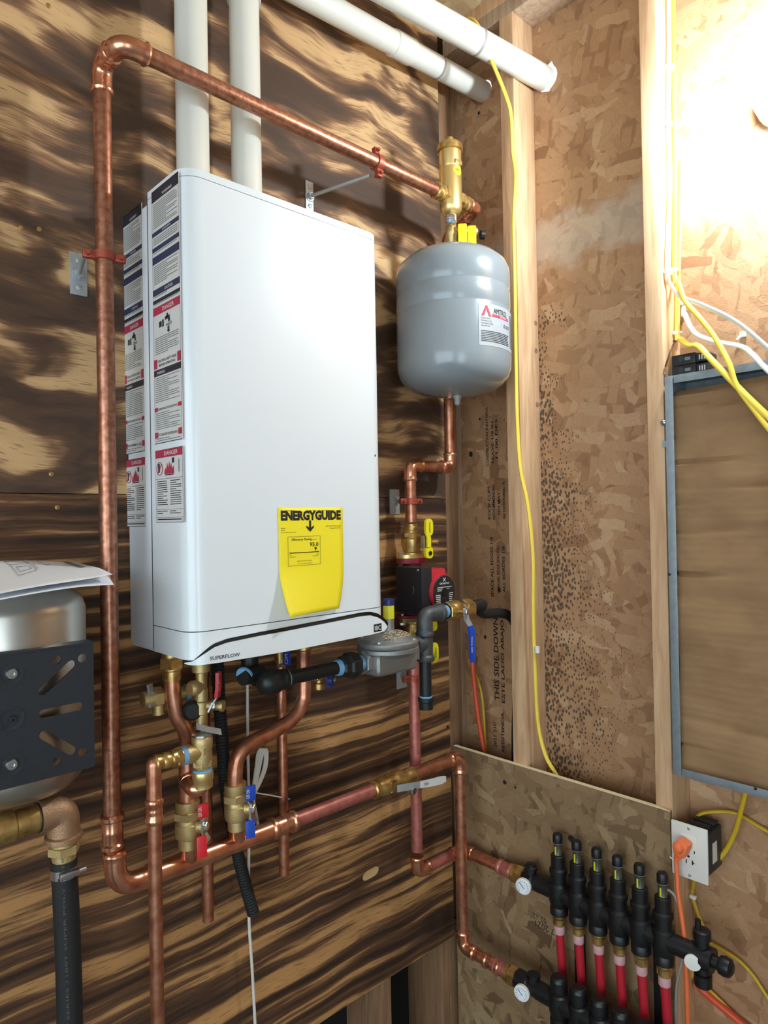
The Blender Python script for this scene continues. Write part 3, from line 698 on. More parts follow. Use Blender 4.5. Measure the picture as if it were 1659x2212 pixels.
# ================================================================== big copper loop (1 inch)
RC = .0148; RH = .0176; RS = .0111
YV, YH, YT = -.095, -.105, -.172
vx_b = PY(243, 1800, YV); vx_t = PY(222, 300, YV); XV = (vx_b.x+vx_t.x)/2
ztop = PY(640, 270, YT).z; zh_l = PY(440, 1848, YH).z; zh_r = PY(940, 1651, YH).z
lp = thing('copper_loop', 'large copper pipe rising left of the boiler and crossing above it', 'pipe', (XV, YV, zh_l))
sep_p = PY(980, 430, YT)                       # air separator axis
xs_end = PY(941, 414, YT)
run(lp, [V((XV, YV, zh_l+.07)), V((XV, YV, ztop)), V((XV, YT, ztop)), V((xs_end.x, YT, ztop))], RC, 'copper_brown', 'copper_bright', .028)
_, tr = elbow('elbow', V((XV, YV, zh_l+.3)), V((XV, YH, zh_l)), V((XV+.3, YH, zh_l)), RC*1.08, 'copper_bright', lp, .042)
tube('pipe', [V((XV, YV, zh_l+.05)), V((XV, YV, zh_l+.09))], RC, 'copper', lp)
coupling('reducing_coupling', V((XV, YV, zh_l+.095)), (0, 0, 1), RC*1.02, 'copper_bright', lp, .06)
hx1 = PY(600, 1781, YH); hx2 = PY(812, 1703, YH); hx3 = PY(884, 1674, YH); hx4 = PY(996, 1636, YH)
hd = thing('copper_header', 'horizontal copper header pipe below the boiler with a bright left half', 'pipe', (hx1.x, YH, zh_l-.02))
tube('header_pipe', [V((XV+.045, YH, zh_l)), V((hx1.x, YH, zh_l))], RH, 'copper_bright', hd, 20)
coupling('reducing_coupling', V((hx1.x+.012, YH, zh_l)), (1, 0, 0), RH*.95, 'copper_bright', hd, .06)
tube('painted_pipe', [V((hx1.x+.03, YH, zh_l)), V((hx2.x, YH, zh_l))], RC, 'copper_red', hd, 20)
X43 = 1.343
rz = PX(1010, 2050, X43).z
tube('short_pipe', [V((hx3.x, YH, zh_l)), V((X43-.04, YH, zh_l))], RC, 'copper', hd, 20)
rr_ = thing('return_riser', 'copper pipe dropping in the corner to the lower manifold', 'pipe', (X43, YH, rz))
run(rr_, [V((X43-.05, YH, zh_l)), V((X43, YH, zh_l)), V((X43, YH, rz)), V((X43, YH-.06, rz))], RC*.97, 'copper', 'copper_bright', .022)
ym0 = PX(1098, 2098, X43).y
tube('pipe', [V((X43, YH-.04, rz)), V((X43, ym0, rz))], RC*.97, 'copper', rr_)
coupling('coupling', V((X43, YH-.095, rz)), (0, 1, 0), RC*.97, 'copper_bright', rr_, .05)
coupling('coupling', V((X43, ym0+.02, rz)), (0, 1, 0), RC*.97, 'copper_red', rr_, .04)

# header shut-off valve with a pale lever
vv = thing('shutoff_valve', 'brass valve with long pale lever in the header pipe', 'valve', ((hx2.x+hx3.x)/2, YH, zh_l-.03))
hv = V((hx2.x-.012, YH, zh_l)); Lv = hx3.x-hx2.x+.03
lathe('body', [(RC*1.15, 0), (RC*1.35, .003), (RC*1.35, .01), (RC*1.2, .014), (RC*1.2, .02), (RC*1.4, .024), (RC*1.55, Lv*.4), (RC*1.6, Lv*.5), (RC*1.5, Lv*.68), (RC*1.25, Lv*.74), (RC*1.35, Lv*.8), (RC*1.35, Lv*.95), (RC*1.15, Lv)], hv, (1, 0, 0), 'brass', vv, 22)
hexnut('nut', RC*1.65, hv, (1, 0, 0), Lv*.3, Lv*.45, 'brass', vv)
stm = V((hv.x+Lv*.62, YH-.022, zh_l-.012)); lathe('stem', [(.008, 0), (.008, .018), (.005, .02), (.005, .03)], stm+V((0, .005, 0)), (0, -1, 0), 'brass', vv, 14)
hexnut('stem_nut', .009, stm, (0, -1, 0), .022, .029, 'steel', vv)
YLv = YH-.042
la = [PY(858, 1704, YLv+.006), PY(872, 1701, YLv), PY(886, 1699, YLv), PY(896, 1697, YLv-.003), PY(912, 1694.5, YLv-.003)]
strip('lever', la, (0, 0, 1), .016, .0022, 'zinc', vv)
lg = [PY(908, 1695, YLv-.0035), PY(930, 1691, YLv-.0035), PY(952, 1685.5, YLv-.0035), PY(962, 1682, YLv-.002)]
gp = strip('lever_grip', lg, (0, 0, 1), [.015, .0165, .018, .013], .005, 'label_white', vv)
text('lettering', 'FNW', lg[0]+V((.010, -.004, -.004)), V((lg[2].x-lg[0].x, 0, lg[2].z-lg[0].z)), (0, 0, 1), .014, 'teal_plastic', gp, .006, .02)

# ================================================================== hangers
def split_ring(parent, c, axis, tabdir, r, name='split_ring'):
    """two-piece copper-coated pipe clamp: band and two bolted ears"""
    x, y, d = frame(axis); td = V(tabdir).normalized(); n = 20
    lathe(name, [(r*1.02, -.008), (r*1.22, -.007), (r*1.22, .007), (r*1.02, .008)], c, axis, 'copper_clamp', parent, 24)
    od = V(axis).normalized().cross(td)
    for s in (-1, 1):
        e = V(c)+td*s*(r*1.2+.007)
        obox('ear', e, td, od, axis, (.020, .011, .014), 'copper_clamp', parent, .002)
        lathe('ear_bolt', [(.004, -.012), (.004, .012)], e+td*s*.002, od, 'copper_clamp', parent, 8)
def wall_plate(parent, px, py, hgt, rodto, wid=.022):
    p = PY(px, py, -.003); box('plate', (p.x-wid/2, -.0032, p.z-hgt/2), (p.x+wid/2, 0, p.z+hgt/2), 'zinc', parent, .0008)
    for s in (-.32, .32):
        lathe('screw', [(.0055, .0), (.005, .002), (.003, .003)], p+V((0, 0, hgt*s)), (0, -1, 0), 'zinc', parent, 10)
    hexnut('nut', .009, p, (0, -1, 0), 0, .008, 'zinc', parent)
    lathe('flange', [(.013, -.001), (.012, .002)], p, (0, -1, 0), 'zinc', parent, 16)
    tube('rod', [p+V((0, .002, 0)), V(rodto)], .0044, 'zinc', parent, 10)
    return p
c = V((XV, YV, PY(228, 555, YV).z)); h = thing('pipe_hanger', 'pipe clamp on the left copper riser with a tall wall plate', 'hanger', c, 'pipe hangers')
p = wall_plate(h, 170, 592, .076, (XV-.03, YV+.012, c.z-.004), .03); split_ring(h, c, (0, 0, 1), (1, -.25, 0), RC)
c = V((PY(815, 354, YT).x, YT, ztop)); h = thing('pipe_hanger', 'pipe clamp on the top copper pipe with a long thin rod', 'hanger', c, 'pipe hangers')
p = wall_plate(h, 669, 424, .07, (c.x-.012, YT+.01, c.z-.028)); split_ring(h, c, (1, 0, 0), (0, .15, 1), RC)

# ================================================================== air separator
TX = xs_end.x+.055; TY = YT
asp = thing('air_separator', 'brass air separator with knurled cap above the grey tank', 'air separator', (TX, TY, ztop-.06))
def zt_(py): return PY(983, py, TY).z
zt0, zt1 = zt_(462), zt_(318)
lathe('body', [(.014, zt_(487)-ztop), (.014, zt_(470)-ztop), (.020, zt_(468)-ztop), (.026, zt_(460)-ztop), (.0275, zt_(452)-ztop), (.0275, zt_(375)-ztop), (.0255, zt_(371)-ztop), (.0265, zt_(368)-ztop), (.0265, zt_(362)-ztop), (.0275, zt_(358)-ztop), (.0275, zt_(334)-ztop)], (TX, TY, ztop), (0, 0, 1), 'gold', asp, 32)
lathe('cap', [(.0275, zt_(337)-ztop), (.0315, zt_(335)-ztop), (.0315, zt_(324)-ztop), (.029, zt_(320)-ztop), (.012, zt_(318)-ztop)], (TX, TY, ztop), (0, 0, 1), 'brass', asp, 36, 12)
lathe('vent_stub', [(.007, zt_(320)-ztop), (.007, zt_(313)-ztop), (.010, zt_(312)-ztop), (.010, zt_(306)-ztop), (.006, zt_(303)-ztop)], (TX, TY, ztop), (0, 0, 1), 'brass', asp, 14)
box('flat', (TX-.012, TY-.0285, zt_(369)), (TX+.012, TY-.02, zt_(360)), 'gold', asp, .001)
brass_adapter(asp, V((xs_end.x-.004, TY, ztop)), (1, 0, 0), RC, 'brass', .052)
brass_adapter(asp, V((TX+.062, TY, ztop)), (-1, 0, 0), RC, 'brass', .046)
cpt = V((TX, TY, zt_(383))); st = [cpt+V((math.cos(a)*.0279, math.sin(a)*.0279, 0)) for a in [math.radians(-62+i*7) for i in range(9)]]
o_ = []
for i in range(20):
    t = i*2*math.pi/20; a = math.radians(-98+math.cos(t)*26); o_.append(V((TX+math.cos(a)*.0281, TY+math.sin(a)*.0281, cpt.z+math.sin(t)*.0125)))
link('oval_sticker', o_+[V((TX+math.cos(math.radians(-98))*.0285, TY+math.sin(math.radians(-98))*.0285, cpt.z))], [(i, (i+1) % 20, 20) for i in range(20)], 'sticker_yellow', asp)
text('lettering', 'Webstone', cpt+V((-.0145, -.0284, -.002)), (1, -.14, -.06), (0, 0, 1), .021, 'print_black', asp, .006, .01)

# drain valve between separator and tank
dv = thing('tank_service_valve', 'small brass valve with two yellow grips between separator and tank', 'valve', (TX, TY, zt_(540)))
lathe('body', [(.0125, zt_(545)-ztop), (.0125, zt_(515)-ztop), (.0145, zt_(512)-ztop), (.0145, zt_(500)-ztop), (.012, zt_(497)-ztop), (.012, zt_(478)-ztop)], (TX, TY, ztop), (0, 0, 1), 'brass_cast', dv, 20)
lathe('seal_tape', [(.0128, zt_(547)-ztop), (.0128, zt_(541)-ztop)], (TX, TY, ztop), (0, 0, 1), 'tape_blue', dv, 20)
sd_ = (-.75, -.62, 0); q = V((TX, TY, zt_(487)))
lathe('side_port', [(.0115, .004), (.0115, .03)], q, sd_, 'brass_cast', dv, 18); lathe('side_tape', [(.012, .028), (.012, .033)], q, sd_, 'tape_blue', dv, 18); hexnut('plug', .0125, q, sd_, .032, .036, 'steel', dv); obox('plug_square', q+V(sd_)*.041, sd_, (0, 0, 1), V(sd_).cross(V((0, 0, 1))), (.012, .010, .010), 'steel', dv, .001)
lathe('seal_tape', [(.0126, zt_(480)-ztop), (.0126, zt_(476)-ztop)], (TX, TY, ztop), (0, 0, 1), 'tape_blue', dv, 20)
for k, (px, py, yy) in enumerate(((999, 505, TY-.03), (1019, 509, TY-.034))):
    p = PY(px, py, yy); g = obox('grip', p, V((.66, -.75, 0)), V((.75, .66, 0)), (0, 0, 1), (.022, .012, .047), 'handle_yellow', dv, .004)
lathe('stem', [(.006, 0), (.006, .05), (.009, .052), (.009, .06)], V((TX, TY-.006, zt_(503))), (.78, -.55, 0), 'brass_cast', dv, 12)
lathe('knob', [(.004, 0), (.011, .002), (.011, .012), (.004, .014)], PY(1036, 507, TY-.035), (.8, -.5, 0), 'black_iron', dv, 16)

# ================================================================== expansion tank
et = thing('expansion_tank', 'grey steel expansion tank with a printed label hanging from the separator', 'tank', (TX, TY, PY(985, 860, TY).z))
tcx = PY(985, 700, TY); TCX, TCY = TX, TY
def tz(py): return PY(985, py, TY-.0).z-CZ
RT = .1385; t_top, t_bot = tz(548), tz(852)
prof = [(.002, t_top+.004), (.04, t_top+.003), (.08, t_top-.006), (.11, t_top-.02), (.13, t_top-.038), (.1375, t_top-.056), (RT, t_top-.07)]
for g in (tz(641), tz(685)): prof += [(RT, g+.008), (RT-.0018, g+.003), (RT-.0018, g-.001), (RT, g-.006)]
prof += [(RT, t_bot+.075), (.1375, t_bot+.055), (.131, t_bot+.036), (.117, t_bot+.02), (.095, t_bot+.008), (.06, t_bot+.0), (.03, t_bot-.004), (.002, t_bot-.005)]
lathe('shell', prof[::-1], (TCX, TCY, CZ), (0, 0, 1), 'tank_grey', et, 56, 50)
lathe('valve_cap', [(.010, .006), (.010, -.006), (.007, -.01), (.007, -.02), (.003, -.024)], (TCX+.003, TCY-.006, CZ+t_bot-.004), (0, 0, 1), 'clear_plastic', et, 16)
# printed label wrapped round the shell
def tank_patch(name, a0, a1, z0, z1, m, lift, parent):
    n = 16; vs, fs = [], []
    for i in range(n+1):
        a = a0+(a1-a0)*i/n
        for z in (z0, z1): vs.append(V((TCX+math.cos(a)*(RT+lift), TCY+math.sin(a)*(RT+lift), CZ+z)))
    for i in range(n): fs.append((2*i, 2*i+2, 2*i+3, 2*i+1))
    return link(name, vs, fs, m, parent)
A0, A1 = math.radians(-115), math.radians(-45)
LZ1, LZ0 = tz(692), tz(776)
tl = tank_patch('label', A0, A1, LZ0, LZ1, 'label_grey', .0005, et)
def on_tank(name, body, a, z, width, h, m, bold=0):
    o = text(name, body, (0, 0, 0), (1, 0, 0), (0, 1, 0), width, m, None, h, bold)
    org = o.location.copy()
    for v in o.data.vertices:
        x, y = v.co.x+org.x, v.co.y+org.y; aa = a+x/RT; v.co = V((TCX+math.cos(aa)*(RT+.0011), TCY+math.sin(aa)*(RT+.0011), CZ+z+y))-LOC[tl]
    o.location = (0, 0, 0); o.parent = tl; LOC[o] = LOC[tl].copy()
lh = LZ1-LZ0
on_tank('brand_lettering', 'AMTROL', A0+.30, LZ1-.021, .052, .0125, 'print_black', .0)
tank_patch('brand_bar', A0+.27, A0+.30+.06/RT, LZ1-.0285, LZ1-.0225, 'print_red', .001, tl)
on_tank('bar_lettering', 'EXTROL', A0+.47, LZ1-.0275, .026, .004, 'label_white')
tri = [(0, 0), (.012, .024), (.016, .024), (.027, 0), (.021, 0), (.014, .016), (.007, 0)]
prism('brand_mark', [V((TCX+math.cos(A0+.05+x/RT)*(RT+.001), TCY+math.sin(A0+.05+x/RT)*(RT+.001), CZ+LZ1-.029+y)) for x, y in tri], (.0001, -.0003, 0), 'print_red', tl)
for k, s in enumerate(('MODEL: EX-30', 'PRECHARGE: 12 PSIG', 'MAX PRESSURE: 100 PSIG', 'MAX TEMP: 240 F')): on_tank('small_print', s, A0+.05, LZ1-.036-k*.0058, .024+.004*(k % 3), .0034, 'print_dark')
for k in range(3): on_tank('approval_mark', '●■◆'[k] if False else 'O', A0+.56+k*.075, LZ1-.048, .007, .008, 'print_black', .02)
k = 0; zz = LZ1-.064
while zz > LZ0+.006:
    tank_patch('small_print', A0+.04, A0+random.choice((.72, .74, .7, .5 if k % 5 == 4 else .73)), zz, zz+.0017, 'print_dark', .001, tl); zz -= .0038; k += 1
zz = LZ1-.012
while zz > LZ0+.006:
    tank_patch('small_print', A0+.82, A0+random.choice((1.0, 1.05, 1.02)), zz, zz+.0015, 'print_dark', .001, tl); zz -= .0042

def shavings(name, label, fn, n, size):
    vs, fs = [], []
    for i in range(n):
        c = fn(); a = random.uniform(0, 6.28); b_ = random.uniform(-.6, .6); L = random.uniform(.5, 1.4)*size
        d = V((math.cos(a), math.sin(a), b_*.4))*L; e = V((-math.sin(a), math.cos(a), random.uniform(-.4, .4)))*L*.35; k = len(vs)
        vs += [c-d, c+e, c+d, c-e, c+V((0, 0, L*.3))]; fs += [(k, k+1, k+4), (k+1, k+2, k+4), (k+2, k+3, k+4), (k+3, k, k+4), (k, k+1, k+2, k+3)]
    return tag(link(name, vs, fs, 'sawdust', None, False), label, 'sawdust', None, 'stuff')
def on_dome():
    r = random.uniform(.03, .085); a = random.uniform(0, 6.28); zz = t_top+.003-max(0, (r-.04)/.04)*.009+.0008
    return V((TCX+math.cos(a)*r, TCY+math.sin(a)*r, CZ+zz))
shavings('wood_shavings', 'fine wood shavings strewn on top of the grey tank', on_dome, 220, .0022)

# ================================================================== pump line
PYW = -.062
zsep = ztop
px1 = PY(971, 930, PYW).x; zj = PY(930, 1008, PYW).z; px2 = PY(887, 1080, PYW).x
ret = thing('separator_return_pipe', 'copper pipe from separator down behind the grey tank with a sideways jog', 'pipe', (px1, PYW, zj))
xo = TX+.102
run(ret, [V((TX+.056, TY, ztop)), V((xo, TY, ztop)), V((px1+.012, PYW, ztop-.03)), V((px1, PYW, ztop-.09)), V((px1, PYW, zj)), V((px2, PYW, zj)), V((px2, PYW, PY(887, 1128, PYW).z))], RC*.97, 'copper', 'copper_bright', .02)
def zp(py): return PY(893, py, PYW).z
def flange_valve(label, z0, z1, flip, name='flange_valve'):
    """brass isolation flange: body, hexagon, oval flange plate, yellow handles"""
    t = thing(name, label, 'valve', (px2, PYW, min(z0, z1)), 'pump isolation valves')
    s = -1 if flip else 1; L = abs(z1-z0); b0 = V((px2, PYW, z0 if not flip else z1)); d = (0, 0, s)
    lathe('body', [(.026, 0), (.026, .004), (.021, .007), (.023, .018), (.026, L*.38), (.026, L*.5), (.021, L*.55), (.018, L*.75), (.019, L*.78), (.019, L*.9), (.016, L*.92), (.0165, L)], b0, d, 'brass', t, 26)
    hexnut('nut', .0235, b0, d, L*.56, L*.72, 'brass', t)
    fl = [V((px2+math.cos(a)*(.046 if True else 0), PYW+math.sin(a)*.030, b0.z)) for a in [i*2*math.pi/28 for i in range(28)]]
    prism('flange_plate', fl, (0, 0, s*-.009), 'gold', t, True)
    for k in (-1, 1):
        hexnut('bolt', .008, V((px2+k*.036, PYW, b0.z)), d, 0, .008, 'steel', t); lathe('bolt_shank', [(.005, 0), (.005, -.02)], V((px2+k*.036, PYW, b0.z)), d, 'steel', t, 10)
    return t
fu = flange_valve('brass flange valve with yellow handles on top of the red pump', zp(1197), zp(1132), False)
def yellow_grip(parent, px, py, yy, hgt, wd=.026, tilt=0):
    p = PY(px, py, yy); pts = []
    for a in range(24):
        t = a*2*math.pi/24; pts.append(p+V((math.cos(t)*wd/2, 0, math.copysign(abs(math.sin(t))**.5, math.sin(t))*hgt/2)))
    return prism('grip', [q_+V((0, 0, 0)) for q_ in pts], (0, .007, 0), 'handle_yellow', parent, True)
g = yellow_grip(fu, 928, 1139, PYW-.05, .042); text('lettering', 'Webstone', PY(930, 1151, PYW-.0506), (0, 0, 1), (-1, 0, 0), .026, 'print_black', g, .005, .01)
p = PY(926, 1166, PYW-.05); strip('handle_link', [p+V((-.006, 0, .018)), p+V((0, 0, .006)), p+V((0, 0, -.018))], (1, 0, 0), .013, .004, 'handle_yellow', fu)
lathe('stem', [(.009, 0), (.009, .03), (.006, .031), (.006, .055)], V((px2+.01, PYW-.01, zp(1170))), (.45, -.85, 0), 'brass', fu, 14)
obox('handle_bracket', PY(914, 1171, PYW-.044), (1, 0, 0), (0, 1, 0), (0, 0, 1), (.016, .004, .032), 'steel', fu, .0015)
g = yellow_grip(fu, 928, 1194, PYW-.05, .028, .026); hexnut('handle_nut', .006, PY(929, 1195, PYW-.05), (0, -1, 0), 0, .003, 'print_black', fu)

# circulator pump
pu = thing('circulator_pump', 'red circulator pump with black box and round black nameplate', 'pump', (px2, PYW, zp(1345)))
ZPm = zp(1268)
lathe('volute', [(.022, zp(1213)-ZPm), (.024, zp(1225)-ZPm), (.034, .035), (.04, .015), (.04, -.02), (.03, -.045), (.022, zp(1315)-ZPm), (.022, zp(1330)-ZPm)], (px2, PYW, ZPm), (0, 0, 1), 'pump_maroon', pu, 28)
for z0, z1 in ((zp(1204), zp(1215)), (zp(1326), zp(1340))):
    prism('flange', [V((px2+math.cos(a)*.046, PYW+math.sin(a)*.03, z0)) for a in [i*2*math.pi/28 for i in range(28)]], (0, 0, z1-z0), 'pump_maroon', pu, True)
MC = V((px2+.012, PYW, ZPm-.006))
lathe('motor', [(.05, .01), (.05, .045), (.044, .05), (.044, .088), (.041, .095)], MC, (0, -1, 0), 'pump_red', pu, 36)
box('motor_frame', (px2-.022, PYW-.088, ZPm-.052), (px2+.03, PYW-.012, ZPm+.05), 'pump_red', pu, .006)
lathe('nameplate', [(.0395, .0945), (.0395, .0962), (.0385, .097)], MC, (0, -1, 0), 'pump_box', pu, 36)
lathe('centre_screw', [(.011, .0965), (.010, .099)], MC, (0, -1, 0), 'black_plastic', pu, 20)
fc = MC+V((0, -.0975, 0)); text('lettering', 'GRUNDFOS', fc+V((-.017, 0, .018)), (1, 0, 0), (0, 0, 1), .034, 'label_white', pu, .0045, .02)
for k in (-1, 1): tube('emblem', [fc+V((-.004*k, 0, .025)), fc+V((.004*k, 0, .033))], .0009, 'label_white', pu, 5)
R = []
for k in range(3): R.append((-.026, -.012+k*.004, .026-.008*k, -.0105+k*.004, 'label_white'))
for k in range(5): R.append((-.032+k*.0006, .006+k*.0045, -.015, .0085+k*.0045, 'label_white')); R.append((.016, .004+k*.0045, .031-k*.001, .0055+k*.0045, 'label_white'))
quads('nameplate_print', R, fc, (1, 0, 0), (0, 0, -1), pu, (0, -1, 0))
bx_ = px2-.058
tbx = box('terminal_box', (bx_, PYW-.088, zp(1316)), (px2-.02, PYW-.0, zp(1220)), 'pump_box', pu, .004)
lathe('box_screw', [(.004, 0), (.003, .002)], V((bx_, PYW-.076, zp(1226))), (-1, 0, 0), 'steel', tbx, 10)
tube('switch_mark', arc((bx_-.0006, PYW-.05, ZPm+.002), (0, -1, 0), (0, 0, 1), .013, -.9, .7, 10), .0008, 'print_grey', tbx, 5)
fl2 = flange_valve('brass flange valve under the red pump behind the black gas tee', zp(1425), zp(1340), True)
for px, py, hh in ((937, 1352, .026), (940, 1410, .05)): g = yellow_grip(fl2, px, py, PYW-.045, hh, .026)
text('lettering', 'Webstone', PY(943, 1421, PYW-.0456), (0, 0, 1), (-1, 0, 0), .026, 'print_black', g, .005, .01)
yellow_grip(fl2, 905, 1374, PYW-.03, .018, .03)
# supply drop to the upper manifold
X39 = 1.392; mz = PX(1110, 1892, X39).z
sd2 = thing('manifold_supply_pipe', 'reddish copper pipe from pump down to the upper manifold', 'pipe', (px2, PYW, mz))
ze = PY(905, 1883, PYW).z
tube('pipe', [V((px2, PYW, zp(1425))), V((px2, PYW, ze+.055))], RC*.95, 'copper_red', sd2, 18)
elbow('elbow', V((px2, PYW, ze+1)), V((px2, PYW, ze)), V((px2+1, PYW, ze)), RC*.95, 'copper_bright', sd2, .022)
tube('pipe', [V((px2+.03, PYW, ze)), V((X39-.03, PYW, ze))], RC*.95, 'copper_red', sd2, 18)
elbow('elbow', V((px2, PYW, ze)), V((X39, PYW, ze)), V((X39, PYW-1, ze)), RC*.95, 'copper_bright', sd2, .022)
ym1 = PX(1112, 1892, X39).y
tube('pipe', [V((X39, PYW-.03, ze)), V((X39, ym1, ze))], RC*.95, 'copper', sd2, 18)
coupling('coupling', V((X39, ym1+.028, ze)), (0, 1, 0), RC*.95, 'copper_red', sd2, .045)
# hangers of the pump line
for py, lab in ((1083, 'small red pipe clamp above the pump with a zinc wall plate'), (1465, 'red pipe clamp below the pump behind the drip leg')):
    c = V((px2, PYW, PY(888, py, PYW).z)); h = thing('pipe_hanger', lab, 'hanger', c, 'pipe hangers')
    wall_plate(h, 853 if py < 1200 else 868, py+(1 if py < 1200 else -5), .064, (px2-.02, PYW+.012, c.z), .034); split_ring(h, c, (0, 0, 1), (1, -.1, 0), RC)

# ================================================================== black iron gas line
YG = -.205
def G(px, py): return PY(px, py, YG)
gx = G(918, 1390).x; gz = G(905, 1393).z
gl = thing('gas_line', 'black iron gas pipe with tee and drip leg in front of the pump', 'gas pipe', (gx, YG, G(917, 1530).z))
RG = .0134
def zg(py): return PY(917, py, YG).z
lathe('tee', [(.0195, zg(1428)-gz), (.021, zg(1426)-gz), (.021, zg(1418)-gz), (.0175, zg(1414)-gz), (.0185, 0), (.0175, zg(1376)-gz), (.021, zg(1372)-gz), (.021, zg(1366)-gz), (.0195, zg(1364)-gz)], (gx, YG, gz), (0, 0, 1), 'cast_grey', gl, 24)
lathe('tee_branch', [(.0175, .0), (.0175, .022), (.021, .025), (.021, .034), (.0195, .035)], (gx, YG, gz), (-1, 0, 0), 'cast_grey', gl, 24)
tube('drip_leg', [V((gx, YG, zg(1426))), V((gx, YG, zg(1520)))], RG, 'black_iron', gl, 20)
lathe('drip_tape', [(RG*1.06, 0), (RG*1.1, .012)], (gx, YG, zg(1515)), (0, 0, 1), 'tape_blue', gl, 20)
lathe('drip_cap', [(.009, -.0), (.016, .002), (.0165, .018), (.0185, .02), (.0185, .027), (.016, .028)], (gx, YG, zg(1534)), (0, 0, 1), 'black_iron', gl, 24)
lathe('thread_tape', [(RG*1.15, 0), (RG*1.18, .007)], (gx, YG, zg(1366)), (0, 0, 1), 'tape_blue', gl, 20)
ez = zg(1328)
tube('street_elbow', fillet([V((gx, YG, zg(1362))), V((gx, YG, ez)), V((gx+.055, YG, ez))], .03, 12), [.0185]*2+[.0175]*12+[.021], 'cast_grey', gl, 24)
lathe('elbow_bead', [(.019, 0), (.0215, .002), (.0215, .009), (.019, .011)], (gx+.043, YG, ez), (1, 0, 0), 'cast_grey', gl, 24)
tube('nipple', [V((gx+.05, YG, ez)), V((gx+.082, YG, ez))], RG, 'black_iron', gl, 18)
lathe('nipple_tape', [(RG*1.08, 0), (RG*1.12, .01)], (gx+.062, YG, ez), (1, 0, 0), 'tape_blue', gl, 18)
gb = V((gx+.073, YG, ez))
gv = thing('gas_valve', 'brass gas valve with a hanging blue lever beside the stud wall', 'valve', gb)
lathe('body', [(.0175, 0), (.02, .002), (.02, .014), (.0215, .018), (.023, .03), (.0215, .042), (.0175, .05)], gb, (1, 0, 0), 'brass', gv, 26)
hexnut('nut', .0225, gb, (1, 0, 0), .0, .014, 'brass', gv)
lathe('flare_collar', [(.015, .048), (.015, .062)], gb, (1, 0, 0), 'steel', gv, 20); hexnut('flare_nut', .0225, gb, (1, 0, 0), .06, .088, 'brass', gv)
sg = gb+V((.03, -.026, 0)); lathe('stem', [(.009, -.01), (.009, .008), (.006, .009), (.006, .018)], sg, (0, -1, 0), 'brass', gv, 14); hexnut('stem_nut', .008, sg, (0, -1, 0), .009, .016, 'steel', gv)
q = [sg+V((0, -.008, .008)), sg+V((.002, -.008, -.018)), sg+V((.008, -.016, -.036)), sg+V((.009, -.017, -.05))]
strip('lever', q, (1, 0, .1), [.017, .017, .015, .015], .0024, 'zinc', gv)
q = [sg+V((.007, -.0145, -.034)), sg+V((.0095, -.017, -.046)), sg+V((.011, -.017, -.1)), sg+V((.013, -.015, -.118))]
g = strip('lever_grip', q, (1, 0, .1), [.017, .0175, .018, .014], .006, 'handle_blue', gv)
text('lettering', '600 WOG', sg+V((.007, -.0212, -.094)), (.02, 0, 1), (-1, 0, 0), .036, 'label_white', g, .006)
# flexible black gas pipe into the wall
gp_ = [gb+V((.084, 0, 0)), gb+V((.12, .003, .004)), gb+V((.15, .012, .0)), gb+V((.17, .03, -.025)), V((XO-.018, -.16, ez-.08)), V((XO-.014, -.15, ez-.4)), V((XO-.014, -.15, .7))]
fg = thing('gas_feed_pipe', 'black flexible gas pipe bending down into the stud bay', 'gas pipe', gp_[-1])
cable('pipe', gp_, .0125, 'black_rubber', fg, 14)

# gas regulator
rx = G(838, 1400).x; rzz = G(838, 1383).z
rg = thing('gas_regulator', 'grey die-cast gas regulator with a wide round lid', 'regulator', (rx, YG, rzz-.06))
lathe('lid', [(.05, -.012), (.064, -.01), (.066, -.006), (.066, .0), (.062, .003), (.05, .006), (.045, .012), (.03, .016), (.016, .018), (.016, .02)], (rx, YG, rzz), (0, 0, 1), 'zamak', rg, 44)
lathe('flange', [(.062, -.022), (.066, -.02), (.066, -.0125), (.062, -.0105)], (rx, YG, rzz), (0, 0, 1), 'zamak', rg, 44)
lathe('spring_tower', [(.02, .016), (.0125, .022), (.0115, .03), (.0115, .082)], (rx+.004, YG, rzz), (0, 0, 1), 'zamak', rg, 24)
lathe('tower_sticker', [(.0121, .046), (.0121, .074)], (rx+.004, YG, rzz), (0, 0, 1), 'sticker_yellow', rg, 24); lathe('tower_cap', [(.0122, .0741), (.0122, .086), (.009, .088)], (rx+.004, YG, rzz), (0, 0, 1), 'handle_navy', rg, 24)
lathe('lower_bowl', [(.062, -.012), (.058, -.02), (.05, -.03), (.03, -.036), (.01, -.038)][::-1], (rx, YG, rzz), (0, 0, 1), 'zamak', rg, 40)
box('flow_body', (rx-.06, YG-.034, rzz-.066), (rx+.06, YG+.034, rzz-.018), 'zamak', rg, .013, 3)
zr = rzz-.036
for s in (-1, 1): hexnut('port', .0245, (rx, YG, zr), (s, 0, 0), .056, .076, 'zamak', rg)
lathe('port_tape', [(.0155, .076), (.0158, .088)], (rx, YG, zr), (-1, 0, 0), 'tape_blue', rg, 20)
for k in range(4):
    a = .5+k*1.57; lathe('lid_screw', [(.0045, 0), (.004, .004)], (rx+math.cos(a)*.058, YG+math.sin(a)*.058, rzz+.002), (0, 0, 1), 'zinc', rg, 10)
def on_lid():
    r = .014+.034*math.sqrt(random.random()); a = random.uniform(-2.6, .9); return V((rx+math.cos(a)*r, YG+math.sin(a)*r, rzz+.019-max(0, r-.03)*.4))
shavings('wood_shavings', 'wood shavings heaped on the lid of the gas regulator', on_lid, 260, .0024)
